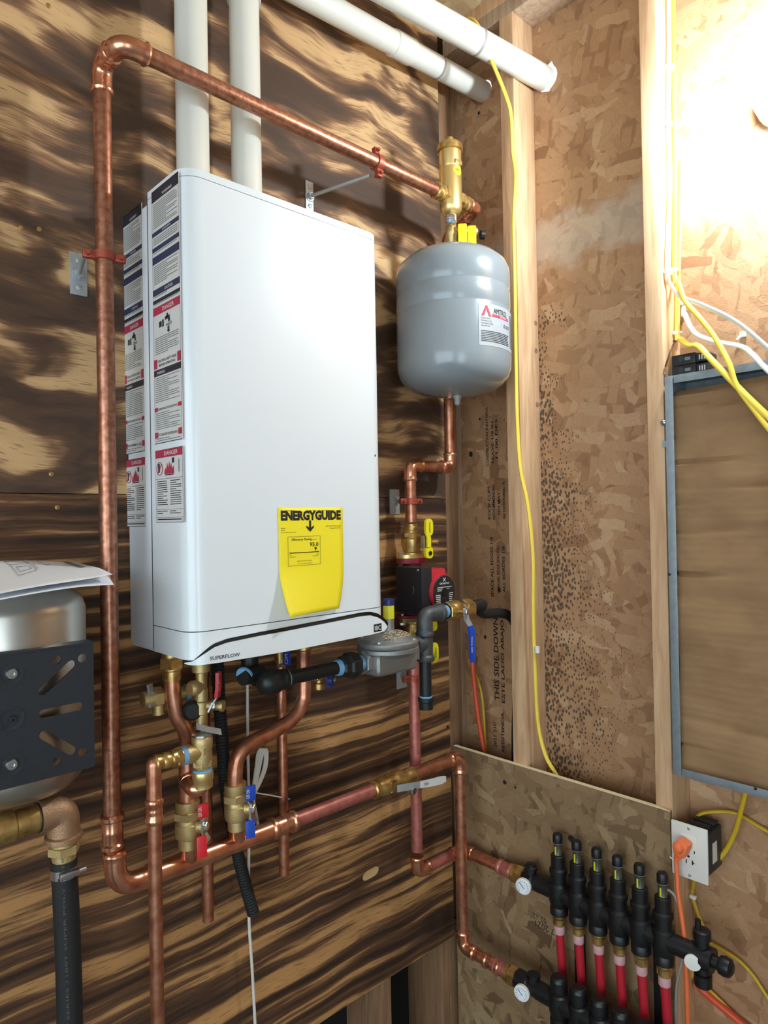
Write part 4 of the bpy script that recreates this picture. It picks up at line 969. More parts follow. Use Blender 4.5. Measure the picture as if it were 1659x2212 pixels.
# union and pipe to the boiler
gu = thing('gas_union_pipe', 'black iron gas pipe with eight-sided union below the boiler', 'gas pipe', G(690, 1445))
gu_e = V((rx-.088, YG, zr)); 
lathe('union_nut', [(.016, 0), (.019, .004), (.0255, .008), (.0265, .014), (.0265, .03), (.022, .034), (.021, .046), (.0165, .05)], gu_e+V((.004, 0, 0)), (-1, 0, 0), 'black_iron', gu, 8, 20)
lathe('union_tape', [(.0165, .05), (.0148, .06)], gu_e+V((.004, 0, 0)), (-1, 0, 0), 'tape_blue', gu, 20)
ex = G(586, 1453).x
tube('pipe', [gu_e-V((.05, 0, 0)), V((ex+.03, YG, zr))], RG, 'black_iron', gu, 20)
lathe('elbow_tape', [(.0148, 0), (.0152, .006)], V((ex+.03, YG, zr)), (1, 0, 0), 'tape_blue', gu, 20)
lathe('elbow_body', [(.018, -.032), (.0195, -.03), (.0195, -.022), (.0185, -.02), (.0235, -.008), (.024, 0), (.023, .012), (.018, .022), (.008, .027)], (ex, YG, zr), (-1, 0, 0), 'black_iron', gu, 24)
tube('riser', fillet([V((ex, YG+.006, zr)), V((ex-.014, YG+.05, zr+.006)), V((ex-.014, YG+.05, BZ0+.001))], .02), .0165, 'black_iron', gu, 18)
lathe('riser_tape', [(.0155, 0), (.0165, .001), (.0165, .006), (.0155, .007)], V((ex-.046, YG+.02, zr+.014)), (.8, .4, .3), 'tape_blue', gu, 18)
tube('side_nipple', [V((ex-.049, YG+.019, zr+.0135)), V((ex-.004, YG+.03, zr+.012))], .0155, 'black_iron', gu, 18)

# ================================================================== connections under the boiler
def ball_valve(label, p_top, p_bot, r, grip, up_px, dn_px, name='ball_valve'):
    """brass body between two copper ends and a folded lever with two coloured grips"""
    t = thing(name, label, 'valve', p_bot, 'union ball valves on the header'); L = (V(p_top)-V(p_bot)).length; d = (V(p_top)-V(p_bot)).normalized()
    lathe('body', [(r*1.2, 0), (r*1.2, L*.2), (r*1.45, L*.23), (r*1.55, L*.3), (r*1.55, L*.52), (r*1.35, L*.56), (r*1.3, L*.72), (r*1.45, L*.76), (r*1.45, L), (r*1.2, L)], p_bot, d, 'brass_cast', t, 24)
    hexnut('union_nut', r*1.75, p_bot, d, L*.62, L*.8, 'brass_cast', t); hexnut('lower_nut', r*1.55, p_bot, d, L*.26, L*.36, 'brass_cast', t)
    c = V(p_bot)+d*L*.46; sd3 = V((.62, -.78, 0)).normalized(); wdx = V((.78, .62, 0))
    lathe('stem', [(r*.8, r), (r*.8, r*2.0), (.006, r*2.05), (.006, r*2.6)], c, sd3, 'brass_cast', t, 16)
    h0 = c+sd3*(r*2.1)
    strip('lever', [h0+V((0, 0, .016))-sd3*.004, h0+V((0, 0, .012)), h0+V((0, 0, -.014)), h0+sd3*.008+V((0, 0, -.026))], wdx, .018, .0025, 'steel', t)
    hexnut('lever_nut', .008, h0, sd3, .001, .006, 'steel', t)
    for k, pxs in enumerate((up_px, dn_px)):
        hi_, lo_ = PY(*pxs[0], h0.y-.004), PY(*pxs[1], h0.y-.004-.008*k); m_ = (hi_+lo_)/2; fcd = V((-.25, -.97, .12 if k else -.05)).normalized(); wx = V((.97, -.25, 0)); hh = (hi_-lo_).length
        g_ = obox('lever_grip', m_, wx, fcd, wx.cross(fcd), (.0185, .006, hh), grip, t, .0025)
        if k == 0: text('lettering', 'OFF ON', m_+fcd*.0034-wx*.003+V((0, 0, -.008)), (0, 0, 1), -wx, .016, 'label_white', g_, .007)
    return t
def U(px, py, y): return PY(px, py, y)
# hot supply (left)
Y1 = -.118
h1 = thing('boiler_supply_pipe', 'short bent copper pipe under the boiler above the red-handled valve', 'pipe', U(405, 1735, Y1))
a = U(371, 1425, Y1)
lathe('union_body', [(.017, 0), (.017, .014), (.0185, .016), (.0185, .034), (.0165, .036), (.0165, .052)], V((a.x, Y1, BZ0)), (0, 0, -1), 'brass', h1, 20); hexnut('union_nut', .0215, V((a.x, Y1, BZ0)), (0, 0, -1), .012, .032, 'brass', h1)
pth = [V((a.x, Y1, BZ0-.05)), U(374, 1505, Y1), U(383, 1545, Y1), U(400, 1575, Y1), U(405, 1600, Y1), U(404, 1660, Y1), U(404, 1733, Y1)]
tube('pipe', smooth_path(pth, 8), .0145, 'copper', h1, 18)
ball_valve('brass ball valve with red grips on the header pipe', U(405, 1728, Y1), U(407, 1830, Y1), .0145, 'handle_red', ((441, 1735), (437, 1768)), ((432, 1806), (440, 1852)))
tube('tee_branch', [U(407, 1826, Y1), U(409, 1862, YH)], [.0145, .016], 'copper_bright', hd, 18)
# return (middle)
Y2 = -.118
h2 = thing('boiler_return_pipe', 'copper pipe sweeping from the boiler down to the blue-handled valve', 'pipe', U(508, 1690, Y2))
a = U(656, 1397, Y2)
lathe('union_body', [(.0165, 0), (.0165, .02), (.018, .022), (.018, .04), (.0155, .042)], V((a.x, Y2, BZ0)), (0, 0, -1), 'brass', h2, 20); hexnut('union_nut', .020, V((a.x, Y2, BZ0)), (0, 0, -1), .0, .014, 'brass', h2)
pth = [V((a.x, Y2, BZ0-.035)), U(657, 1480, Y2), U(654, 1515, Y2), U(632, 1552, Y2), U(585, 1583, Y2), U(540, 1606, Y2), U(515, 1634, Y2), U(508, 1668, Y2), U(508, 1700, Y2)]
tube('pipe', smooth_path(pth, 8), .0145, 'copper', h2, 18)
ball_valve('brass ball valve with blue grips on the header pipe', U(508, 1692, Y2), U(512, 1790, Y2), .0145, 'handle_blue', ((543, 1696), (541, 1730)), ((536, 1772), (545, 1810)))
tube('tee_branch', [U(512, 1786, Y2), U(513, 1815, YH)], [.0145, .016], 'copper_bright', hd, 18)
# two wall stubs
Y3 = -.045
for (pt_, pb_, lab) in (((432, 1400), (450, 1988), 'thin copper stub pipe ending below the header behind the relief valve'), ((595, 1390), (614, 1888), 'thin copper stub pipe ending below the header under the gas elbow')):
    t_, b2 = U(*pt_, Y3), U(*pb_, Y3); s = thing('copper_stub', lab, 'pipe', (t_.x, Y3, b2.z), 'thin copper stubs under the boiler')
    tube('pipe', [V((b2.x, Y3, BZ0-.01)), V((b2.x, Y3, b2.z))], RS, 'copper', s, 16)
    lathe('fitting', [(.013, 0), (.013, .02), (.0105, .022), (.0105, .03), (.014, .033), (.014, .045), (.0115, .05), (.0125, .055), (.0125, .075)], V((b2.x, Y3, BZ0)), (0, 0, -1), 'brass', s, 18); hexnut('nut', .016, V((b2.x, Y3, BZ0)), (0, 0, -1), .0, .012, 'brass', s)
# drain valve group on the supply side
dr = thing('drain_valve', 'small brass drain cock with grey lever left under the boiler', 'valve', U(342, 1530, -.10))
b1 = U(342, 1506, -.10)
lathe('body', [(.010, -.03), (.014, -.028), (.016, -.012), (.016, .006), (.012, .01), (.012, .05)], b1, (1, -.05, 0), 'brass_cast', dr, 20); hexnut('nut', .019, b1, (1, -.05, 0), -.01, .006, 'brass_cast', dr)
lathe('seal_tape', [(.0145, .05), (.0145, .057)], b1, (1, -.05, 0), 'tape_blue', dr, 18); lathe('outlet', [(.012, .057), (.013, .06), (.013, .085)], b1, (1, -.05, 0), 'brass_cast', dr, 18)
lathe('spout', [(.011, 0), (.011, .03)], b1, (0, 0, -1), 'brass_cast', dr, 16)
p = U(323, 1490, -.11); strip('lever', [p+V((0, 0, .01)), p+V((.001, -.002, 0)), p+V((.001, .002, -.014)), p+V((.003, 0, -.03))], (.8, .6, 0), [.014, .013, .009, .011], .004, 'zinc', dr)
tube('lever_stem', [p+V((0, 0, -.002)), b1], .004, 'zinc', dr, 10)
# relief line: stem, cross-handle valve, relief valve
YR = -.165
rl = thing('relief_valve_riser', 'slim brass riser with lever valve above the relief valve', 'valve', U(436, 1575, -.135))
YL = -.14
r0_ = U(434, 1445, YL)
def zl_(py): return U(435, py, YL).z
lathe('riser', [(.016, 0), (.016, BZ0-zl_(1450)), (.0095, BZ0-zl_(1453)), (.0095, BZ0-zl_(1485)), (.012, BZ0-zl_(1487)), (.012, BZ0-zl_(1512)), (.0145, BZ0-zl_(1515)), (.0145, BZ0-zl_(1540)), (.010, BZ0-zl_(1543)), (.010, BZ0-zl_(1575))], V((r0_.x, YL, BZ0)), (0, 0, -1), 'brass_cast', rl, 20)
hexnut('nut', .0185, V((r0_.x, YL, BZ0)), (0, 0, -1), .008, .02, 'brass_cast', rl)
p = U(462, 1522, YL-.03); lathe('stem', [(.008, 0), (.008, .035), (.010, .036), (.010, .042)], V((r0_.x, YL, zl_(1524))), (.6, -.75, 0), 'brass_cast', rl, 14); hexnut('stem_nut', .009, p, (.6, -.75, 0), -.004, .004, 'steel', rl)
q = [U(452, 1536, YL-.03), U(460, 1520, YL-.034), U(470, 1505, YL-.034)]
strip('lever', q, (.75, .6, .1), .012, .0025, 'zinc', rl)
q = [U(469, 1506, YL-.035), U(472, 1485, YL-.038), U(472, 1452, YL-.038)]
g = strip('lever_grip', q, (.75, .6, 0), [.014, .015, .014], .006, 'handle_red', rl); text('lettering', 'CIM', U(475, 1492, YL-.044), (0, 0, 1), (-.75, -.6, 0), .03, 'label_white', g, .008)
lathe('side_boss', [(.011, 0), (.014, .012), (.014, .02), (.011, .024)], V((r0_.x, YL, zl_(1483))), (-1, -.1, 0), 'brass_cast', rl, 18)
lathe('black_cap', [(.013, 0), (.017, .003), (.017, .014), (.013, .018)], U(413, 1532, YL+.01), (-.3, -1, 0), 'black_plastic', rl, 22)
rv = thing('relief_valve', 'cast brass pressure relief valve with a silver test lever', 'valve', U(437, 1690, YR))
vx = U(437, 1620, YR).x
def zv(py): return U(438, py, YR).z
lathe('body', [(.0125, zv(1668)-zv(1620)), (.015, zv(1652)-zv(1620)), (.0175, zv(1640)-zv(1620)), (.0165, 0), (.0185, zv(1604)-zv(1620)), (.0185, zv(1592)-zv(1620)), (.016, zv(1588)-zv(1620))], (vx, YR, zv(1620)), (0, 0, 1), 'brass_cast', rv, 24)
hexnut('hex', .018, (vx, YR, zv(1655)), (0, 0, 1), 0, .012, 'brass_cast', rv)
lathe('bonnet', [(.0175, 0), (.0175, .003), (.013, .007), (.006, .010)], (vx, YR, zv(1588)), (0, 0, 1), 'steel', rv, 24)
tube('lever_pin', [V((vx, YR, zv(1586))), V((vx, YR, zv(1573)))], .004, 'steel', rv, 10)
strip('test_lever', [U(425, 1569, YR-.012), U(450, 1576, YR-.014), U(477, 1581, YR-.016)], (0, .35, 1), .0105, .003, 'zinc', rv)
lathe('side_outlet', [(.0135, 0), (.0145, .02), (.0165, .024), (.0165, .032)], (vx, YR, zv(1621)), (-1, 0, .0), 'brass_cast', rv, 20)
lathe('outlet_tape', [(.0162, .032), (.0162, .04)], (vx, YR, zv(1621)), (-1, 0, 0), 'tape_blue', rv, 20)
text('cast_letter', 'N', (vx-.006, YR-.0182, zv(1624)), (1, 0, 0), (0, 0, 1), .013, 'brass', rv, .011)
lathe('inlet_tape', [(.0165, 0), (.0165, .005)], (vx, YR, zv(1660)), (0, 0, -1), 'tape_blue', rv, 20)
lathe('inlet_adapter', [(.018, .004), (.0185, .006), (.0185, .018), (.017, .02), (.017, .032)], (vx, YR, zv(1660)), (0, 0, -1), 'gold', rv, 24)
ri = thing('relief_inlet_elbow', 'bright copper elbow joining relief valve to supply pipe', 'pipe', U(420, 1712, YR))
q = [V((vx, YR, zv(1680))), V((vx, YR, zv(1692))), U(430, 1703, YR+.003), U(416, 1702, YR+.012), U(405, 1690, YR+.03), U(402, 1684, Y1)]
tube('elbow', smooth_path(q, 6), [.0135]*len(smooth_path(q, 6)), 'copper_bright', ri, 18)
lathe('elbow_collar', [(.0138, 0), (.0152, .001), (.0152, .006), (.0138, .007)], U(408, 1691, YR+.026), (.3, .9, .1), 'copper_bright', ri, 18)
rd = thing('relief_discharge_pipe', 'copper relief discharge pipe dropping in front of the header', 'pipe', (U(335, 1800, YR).x, YR, .1))
xd = U(334, 1800, YR).x; zd = zv(1621)
lathe('adapter', [(.0145, .036), (.0155, .04), (.0155, .058), (.0125, .06), (.0142, .066), (.0142, .072), (.0122, .075), (.0142, .08), (.0142, .086), (.0122, .088)], (vx, YR, zd), (-1, 0, 0), 'brass', rd, 20); hexnut('adapter_nut', .0175, (vx, YR, zd), (-1, 0, 0), .041, .052, 'brass', rd)
q = fillet([V((vx-.084, YR, zd)), V((xd, YR, zd)), V((xd, YR, zd-.085))], .038, 12)
tube('bend', q, RS*1.12, 'copper', rd, 18); coupling('coupling', V((xd, YR, zd-.078)), (0, 0, 1), RS*1.05, 'copper_bright', rd, .042)
tube('pipe', [V((xd, YR, zd-.07)), V((xd+.001, YR, .12))], RS, 'copper', rd, 18)
# blue return drain
bd = thing('drain_valve', 'brass drain cock with dark blue wing handle under the gas pipe', 'valve', U(692, 1500, -.135))
b1 = U(662, 1462, -.125)
lathe('tape', [(.0105, 0), (.0105, .006)], b1+V((.01, 0, 0)), (1, -.1, 0), 'tape_blue', bd, 18); lathe('body', [(.010, .014), (.013, .016), (.013, .034), (.010, .04), (.010, .05)], b1, (1, -.1, 0), 'brass', bd, 18); hexnut('nut', .0145, b1, (1, -.1, 0), .018, .03, 'brass', bd)
lathe('spout', [(.008, 0), (.008, .016), (.011, .018), (.011, .03)], b1+V((.03, -.003, 0)), (0, 0, -1), 'brass', bd, 16)
p = U(711, 1468, -.15); lathe('handle_hub', [(.012, 0), (.0125, .004), (.0125, .010), (.006, .012)], p, (.5, -.86, 0), 'handle_navy', bd, 20); lathe('handle_screw', [(.005, .01), (.005, .0135)], p, (.5, -.86, 0), 'steel', bd, 12)
strip('handle_wing', [p+V((-.006, .006, .03)), p+V((-.003, .003, .015)), p, p+V((.001, 0, -.016))], (.86, .5, 0), [.012, .014, .016, .012], .008, 'handle_navy', bd)
# cold isolating lever behind the gas pipe
cl = thing('cold_water_valve', 'blue lever of a valve hidden behind the gas elbow', 'valve', U(620, 1400, -.12))
g = strip('lever_grip', [U(621, 1436, -.115), U(620, 1420, -.118), U(619, 1402, -.118)], (1, .1, 0), .014, .006, 'handle_blue', cl); text('lettering', 'CIM', U(622, 1434, -.1225), (0, 0, 1), (-1, 0, 0), .02, 'label_white', g, .008)
tube('lever', [U(620, 1430, -.115), U(603, 1440, -.06)], .004, 'zinc', cl, 8)

# black corrugated condensate hose
hp = smooth_path([U(470, 1430, -.07), U(474, 1520, -.07), U(480, 1600, -.072), U(487, 1690, -.07), U(497, 1760, -.055), U(515, 1850, -.05), U(530, 1910, -.05), U(547, 1972, -.052)], 10)
q, rr2 = [], []
L = 0; acc = [0]
for i in range(1, len(hp)): L += (hp[i]-hp[i-1]).length; acc.append(L)
n = 260; k = 0
for i in range(n+1):
    t = L*i/n
    while k < len(acc)-2 and acc[k+1] < t: k += 1
    q.append(hp[k].lerp(hp[k+1], (t-acc[k])/(acc[k+1]-acc[k]))); rr2.append(.0125 if i % 3 else .0108)
ch = thing('condensate_hose', 'black corrugated hose hanging behind the header pipe', 'hose', q[-1])
tube('hose', q, rr2, 'black_rubber', ch, 16)
# white thermostat cable with a tied bundle
wc = thing('white_cable', 'thin white cable hanging from the boiler with a zip-tied bundle', 'cable', U(552, 2300, -.03))
cable('cable', [U(534, 1440, -.05), U(535, 1600, -.04), U(538, 1750, -.03), U(537, 1860, -.03), U(538, 1990, -.025), U(545, 2100, -.025), U(552, 2230, -.025)], .0032, 'wire_white', wc)
for k, (dx, w_) in enumerate(((0, 12), (6, 20), (12, 27))):
    cable('loop', [U(545+dx*.2, 1722, -.04+k*.002), U(548+dx*.5, 1690, -.042), U(553+dx*.7, 1655, -.042), U(556+dx, 1630-k*2, -.042), U(563+dx, 1618, -.042), U(568+w_*.35, 1632, -.042), U(566+w_*.3, 1660, -.042), U(557+w_*.2, 1690, -.042), U(548, 1722, -.04), U(552, 1750, -.035), U(559, 1790, -.03)], .0030, 'wire_white', wc, 7, None, 5)
strip('zip_tie', [U(548, 1712, -.05), U(580, 1717, -.055), U(626, 1726, -.05)], (0, 0, 1), .0028, .0012, 'wire_white', wc)

# ================================================================== stainless tank at the left edge
TYc = -.128; RTk = .112
tr_ = U(186, 1340, TYc); TXc = tr_.x-.119
TZ1 = PY(150, 1268, TYc-.05).z; TZ0 = PY(90, 1738, TYc-.08).z
sk = thing('stainless_tank', 'brushed stainless tank with black slotted bracket at the left edge', 'tank', (TXc, TYc, TZ0))
lathe('shell', [(.02, TZ1+.006), (.06, TZ1+.003), (.09, TZ1-.004), (.106, TZ1-.014), (RTk, TZ1-.032), (RTk, TZ0+.045), (.108, TZ0+.028), (.094, TZ0+.012), (.06, TZ0+.002), (.02, TZ0)][::-1], (TXc, TYc, 0), (0, 0, 1), 'stainless', sk, 64, 50)
lathe('seam', [(RTk+.0012, -.003), (RTk+.0016, 0), (RTk+.0012, .003)], (TXc, TYc, TZ1-.09), (0, 0, 1), 'stainless', sk, 64)
YB = TYc-RTk-.012
bt, bbm = PY(200, 1388, YB), PY(200, 1657, YB); bl = .09
def slot_plate():
    """flat bracket with three slots and round holes"""
    x1 = PY(203, 1500, YB).x; x0 = bl; z1, z0 = bt.z, bbm.z
    holes = []
    def slot(p, q_, r):
        d = (q_-p); L = d.length; d.normalize(); e = V((-d.z, 0, d.x)); out = []
        for i in range(7): a = math.pi/2+math.pi*i/6; out.append(p+d*math.cos(a)*r+e*math.sin(a)*r)
        for i in range(7): a = -math.pi/2+math.pi*i/6; out.append(q_+d*math.cos(a)*r+e*math.sin(a)*r)
        return out
    B = lambda px, py: PY(px, py, YB)
    holes.append(slot(B(93, 1493), B(154, 1436), .0062)); holes.append(slot(B(94, 1542), B(170, 1526), .0058)); holes.append(slot(B(95, 1588), B(155, 1622), .0062))
    for px, py in ((123, 1425), (178, 1422), (123, 1645), (179, 1625)):
        c = B(px, py); holes.append([c+V((math.cos(a)*.0062, 0, math.sin(a)*.0062)) for a in [i*math.pi/7 for i in range(14)]])
    bm = bmesh.new(); edges = []
    for lp_ in [[V((x0, YB, z0)), V((x1, YB, z0)), V((x1, YB, z1)), V((x0, YB, z1))]]+holes:
        vv_ = [bm.verts.new(p) for p in lp_]; edges += [bm.edges.new((vv_[i], vv_[(i+1) % len(vv_)])) for i in range(len(vv_))]
    bmesh.ops.triangle_fill(bm, use_beauty=True, use_dissolve=False, edges=edges)
    for f in list(bm.faces):
        c = f.calc_center_median()
        for h_ in holes:
            inside = False; j = len(h_)-1
            for i in range(len(h_)):
                if (h_[i].z > c.z) != (h_[j].z > c.z) and c.x < (h_[j].x-h_[i].x)*(c.z-h_[i].z)/(h_[j].z-h_[i].z)+h_[i].x: inside = not inside
                j = i
            if inside: bm.faces.remove(f); break
    r_ = bmesh.ops.extrude_face_region(bm, geom=list(bm.faces)); 
    for v in [g_ for g_ in r_['geom'] if isinstance(g_, bmesh.types.BMVert)]: v.co.y += .0035
    bm.verts.index_update(); vs = [v.co.copy() for v in bm.verts]; fs = [tuple(v.index for v in f.verts) for f in bm.faces]; bm.free()
    return link('bracket_plate', vs, fs, 'plate_black', sk, False)
slot_plate()
strip('bracket_flange', [V((bl, YB+.012, bt.z)), V((PY(203, 1400, YB).x, YB+.012, bt.z))], (0, 1, 0), .026, .003, 'plate_black', sk)
for px, py, r in ((24, 1455, .008), (24, 1651, .008), (26, 1553, .0045)):
    p = PY(px, py, YB); lathe('bolt_dimple', [(.016, -.0005), (.0165, .0006), (.014, .0008), (.010, -.0004)], p, (0, -1, 0), 'plate_black', sk, 24)
    lathe('bolt', [(r, 0), (r, .003), (r*.8, .0055), (r*.45, .0056), (r*.45, .003)], p, (0, -1, 0), 'steel' if r > .005 else 'plate_black', sk, 18)
# outlet below the tank: brass nipple, elbow, clamp and hose
YO = -.185
tf = thing('tank_outlet_fitting', 'brass nipple and bronze elbow below the stainless tank', 'fitting', PY(140, 1850, YO))
hz = PY(130, 1745, YO); xh = PY(138, 1840, YO).x
nz_ = PY(60, 1772, YO).z
lathe('nipple', [(.022, -.26), (.022, -.065), (.0185, -.062), (.0195, -.055), (.0185, -.05), (.0195, -.045), (.0185, -.04), (.0195, -.035), (.0185, -.03), (.0185, -.01)], V((xh-.004, YO, nz_)), (1, .02, 0), 'brass', tf, 24)
lathe('nipple_collar', [(.0215, -.036), (.0215, -.026)], V((xh, YO, nz_)), (1, .02, 0), 'black_iron', tf, 24)
q = fillet([V((xh-.034, YO, nz_)), V((xh, YO, nz_)), V((xh, YO, nz_-.042))], .028, 12)
tube('elbow', q, [.0235]+[.0225]*(len(q)-2)+[.023], 'bronze_cast', tf, 26); lathe('elbow_bead', [(.0235, 0), (.0265, .002), (.0265, .009), (.0235, .011)], V((xh, YO, nz_-.034)), (0, 0, -1), 'bronze_cast', tf, 26)
lathe('barb', [(.0185, .04), (.0185, .052), (.017, .066), (.0165, .075)], V((xh, YO, nz_)), (0, 0, -1), 'brass_cast', tf, 22); hexnut('barb_nut', .0225, V((xh, YO, nz_)), (0, 0, -1), .05, .064, 'brass_cast', tf)
hs = thing('rubber_hose', 'black rubber hose with white print hanging below the bronze elbow', 'hose', (xh, YO, .1))
ho = tube('hose', smooth_path([V((xh, YO, nz_-.073)), PY(143, 1960, YO), PY(148, 2080, YO), PY(151, 2220, YO), PY(153, 2400, YO)], 6), .0182, 'black_rubber', hs, 24)
a = PY(142, 1918, YO-.0186); b_ = PY(152, 2200, YO-.0186); text('lettering', 'SERIES 1100T SUPER POLY XSTR', V((b_.x-.001, a.y, b_.z)), V((a.x-b_.x, 0, a.z-b_.z)), (-1, 0, 0), .24, 'hose_print', ho, .0036)
hc = thing('hose_clamp', 'stainless worm-drive clamp around the black hose', 'clamp', (xh, YO, nz_-.1))
lathe('band', [(.0186, .083), (.0194, .0835), (.0194, .097), (.0186, .0975)], V((xh, YO, nz_)), (0, 0, -1), 'steel', hc, 26)
box('screw_housing', (xh-.014, YO-.027, nz_-.092), (xh+.014, YO-.018, nz_-.083), 'steel', hc, .002); lathe('screw', [(.0045, 0), (.0045, .01)], V((xh+.013, YO-.023, nz_-.0875)), (1, 0, 0), 'steel', hc, 12)
for k in range(7): box('band_notch', (xh-.014+k*.0042, YO-.0202, nz_-.0955), (xh-.012+k*.0042, YO-.0150, nz_-.0925), 'print_dark', hc)
# papers on top of the tank
def paper_sheet(label, corners, bow, curl):
    a, b_, c, d = [V(p) for p in corners]
    def f(u, v, lift=0):
        p = (a*(1-u)+b_*u)*(1-v)+(d*(1-u)+c*u)*v
        p.z += bow*math.sin(u*math.pi)*math.sin(v*math.pi)+curl*max(0, u-.6)**2*6*(v-.3)+.0015*math.sin(v*6+u*4)+lift
        return p
    n = 18; vs = [f(i/n, j/n) for j in range(n+1) for i in range(n+1)]
    fs = [(j*(n+1)+i, j*(n+1)+i+1, (j+1)*(n+1)+i+1, (j+1)*(n+1)+i) for j in range(n) for i in range(n)]
    o = link('paper_sheet', vs, fs, 'paper'); s = o.modifiers.new('thickness', 'SOLIDIFY'); s.thickness = .0005
    return tag(o, label, 'paper', 'papers on the stainless tank'), f
def sheet_patch(o, f, name, u0, v0, u1, v1, m, skew=0):
    n = 8; vs = [f(u0+(u1-u0)*i/n+skew*j, (v0, v1)[j], .0013) for j in (0, 1) for i in range(n+1)]
    link(name, vs, [(i, i+1, n+2+i, n+1+i) for i in range(n)], m, o, False)
def sheet_line(o, f, uv, m='print_grey', r=.0004):
    tube('line_drawing', [f(u, v, .0012) for u, v in uv], r, m, o, 4)
s2, f2 = paper_sheet('lower paper sheet with grey print on the stainless tank', [PY(-40, 1236, -.06), PY(222, 1236, -.10), PY(246, 1256, -.24), PY(-60, 1306, -.34)], .003, -.006)
for k in range(4): sheet_patch(s2, f2, 'grey_print', .56+k*.1, .5, .62+k*.1, .62, 'print_grey')
s1, f1 = paper_sheet('upper paper sheet with line drawing on the stainless tank', [PY(-30, 1212, -.05), PY(170, 1212, -.05), PY(243, 1243, -.24), PY(-60, 1292, -.34)], .004, .004)
sheet_patch(s1, f1, 'grey_print', .86, .06, .97, .06, 'print_grey'); 
vs = [f1(.80+.045*j+.06*i, .04+.5*j, .0014) for j in (0, 1) for i in (0, 1)]; link('grey_print', vs, [(0, 1, 3, 2)], 'print_grey', s1, False)
sheet_line(s1, f1, [(.24, .25), (.42, .2), (.46, .5), (.3, .62), (.24, .25)]); sheet_line(s1, f1, [(.24, .25), (.18, .1), (.36, .06), (.42, .2)]); sheet_line(s1, f1, [(.29, .34), (.4, .31), (.42, .42), (.32, .5), (.29, .34)]); sheet_line(s1, f1, [(.52, .1), (.57, .28), (.62, .28)]); sheet_line(s1, f1, [(.455, .22), (.48, .44)])

# ================================================================== manifolds (along the right wall)
def along(x, z, y): return V((x, y, z))
def gauge(parent, c, r=.019):
    lathe('gauge_rim', [(r*.7, 0), (r, .002), (r, .009), (r*.9, .010)], c, (-1, -.25, 0), 'gauge_white', parent, 28)
    fcg = V(c)+V((-1, -.25, 0)).normalized()*.0104; ud, vd = V((.25, -1, 0)).normalized(), V((0, 0, 1)); nn = V((-1, -.25, 0)).normalized()
    vs = [fcg]+[fcg+ud*math.cos(a)*r*.82+vd*math.sin(a)*r*.82 for a in [i*math.pi/12 for i in range(24)]]
    link('gauge_face', vs, [(0, i+1, (i+1) % 24+1) for i in range(24)], 'paper', parent, False)
    for i in range(13):
        a = math.radians(-50+280*i/12); e = ud*math.cos(a)+vd*math.sin(a); tube('gauge_tick', [fcg+nn*.0003+e*r*.62, fcg+nn*.0003+e*r*.76], .0005, 'print_black', parent, 4)
    tube('gauge_needle', [fcg+nn*.0006+(ud*.5-vd*.45)*r*.35, fcg+nn*.0006-(ud*.55-vd*.6)*r*.8], .0007, 'print_black', parent, 4)
SP = .0502
mzc = ze; y1 = PX(1207, 1935, X39).y
mu = thing('upper_manifold', 'black plastic heating manifold with six flow meters', 'manifold', (X39, y1-SP*2.5, mzc-.09))
brass_y = PX(1093, 1886, X39).y
lathe('union', [(.0185, 0), (.021, .003), (.021, .01), (.017, .012), (.017, .02)], V((X39, ym1+.006, mzc)), (0, -1, 0), 'brass', mu, 24); hexnut('union_nut', .0245, V((X39, ym1, mzc)), (0, -1, 0), .008, .03, 'brass', mu)
gy = PX(1152, 1905, X39).y
lathe('end_body', [(.018, 0), (.021, .004), (.021, .03), (.0175, .034), (.0175, .07)], V((X39, ym1-.024, mzc)), (0, -1, 0), 'black_plastic', mu, 26)
gauge(mu, V((X39-.02, gy+.012, mzc-.006)))
lathe('bleed_cap', [(.013, .014), (.013, .026), (.016, .027), (.016, .034), (.012, .036), (.012, .04), (.006, .042)], V((X39, gy+.006, mzc)), (0, 0, 1), 'black_plastic', mu, 20)
tube('sticker', [], .01, 'label_white', mu) if False else None
pcs = [V((X39+math.cos(a)*.0181, gy-.016-k*.013, mzc+math.sin(a)*.0181)) for k in (0, 1) for a in [math.radians(118+i*13) for i in range(10)]]
link('sticker', pcs, [(i, i+1, 11+i, 10+i) for i in range(9)], 'label_white', mu)
yend = y1-SP*5
tube('bar', [V((X39, gy-.01, mzc)), V((X39, yend-.075, mzc))], .0195, 'black_plastic', mu, 26)
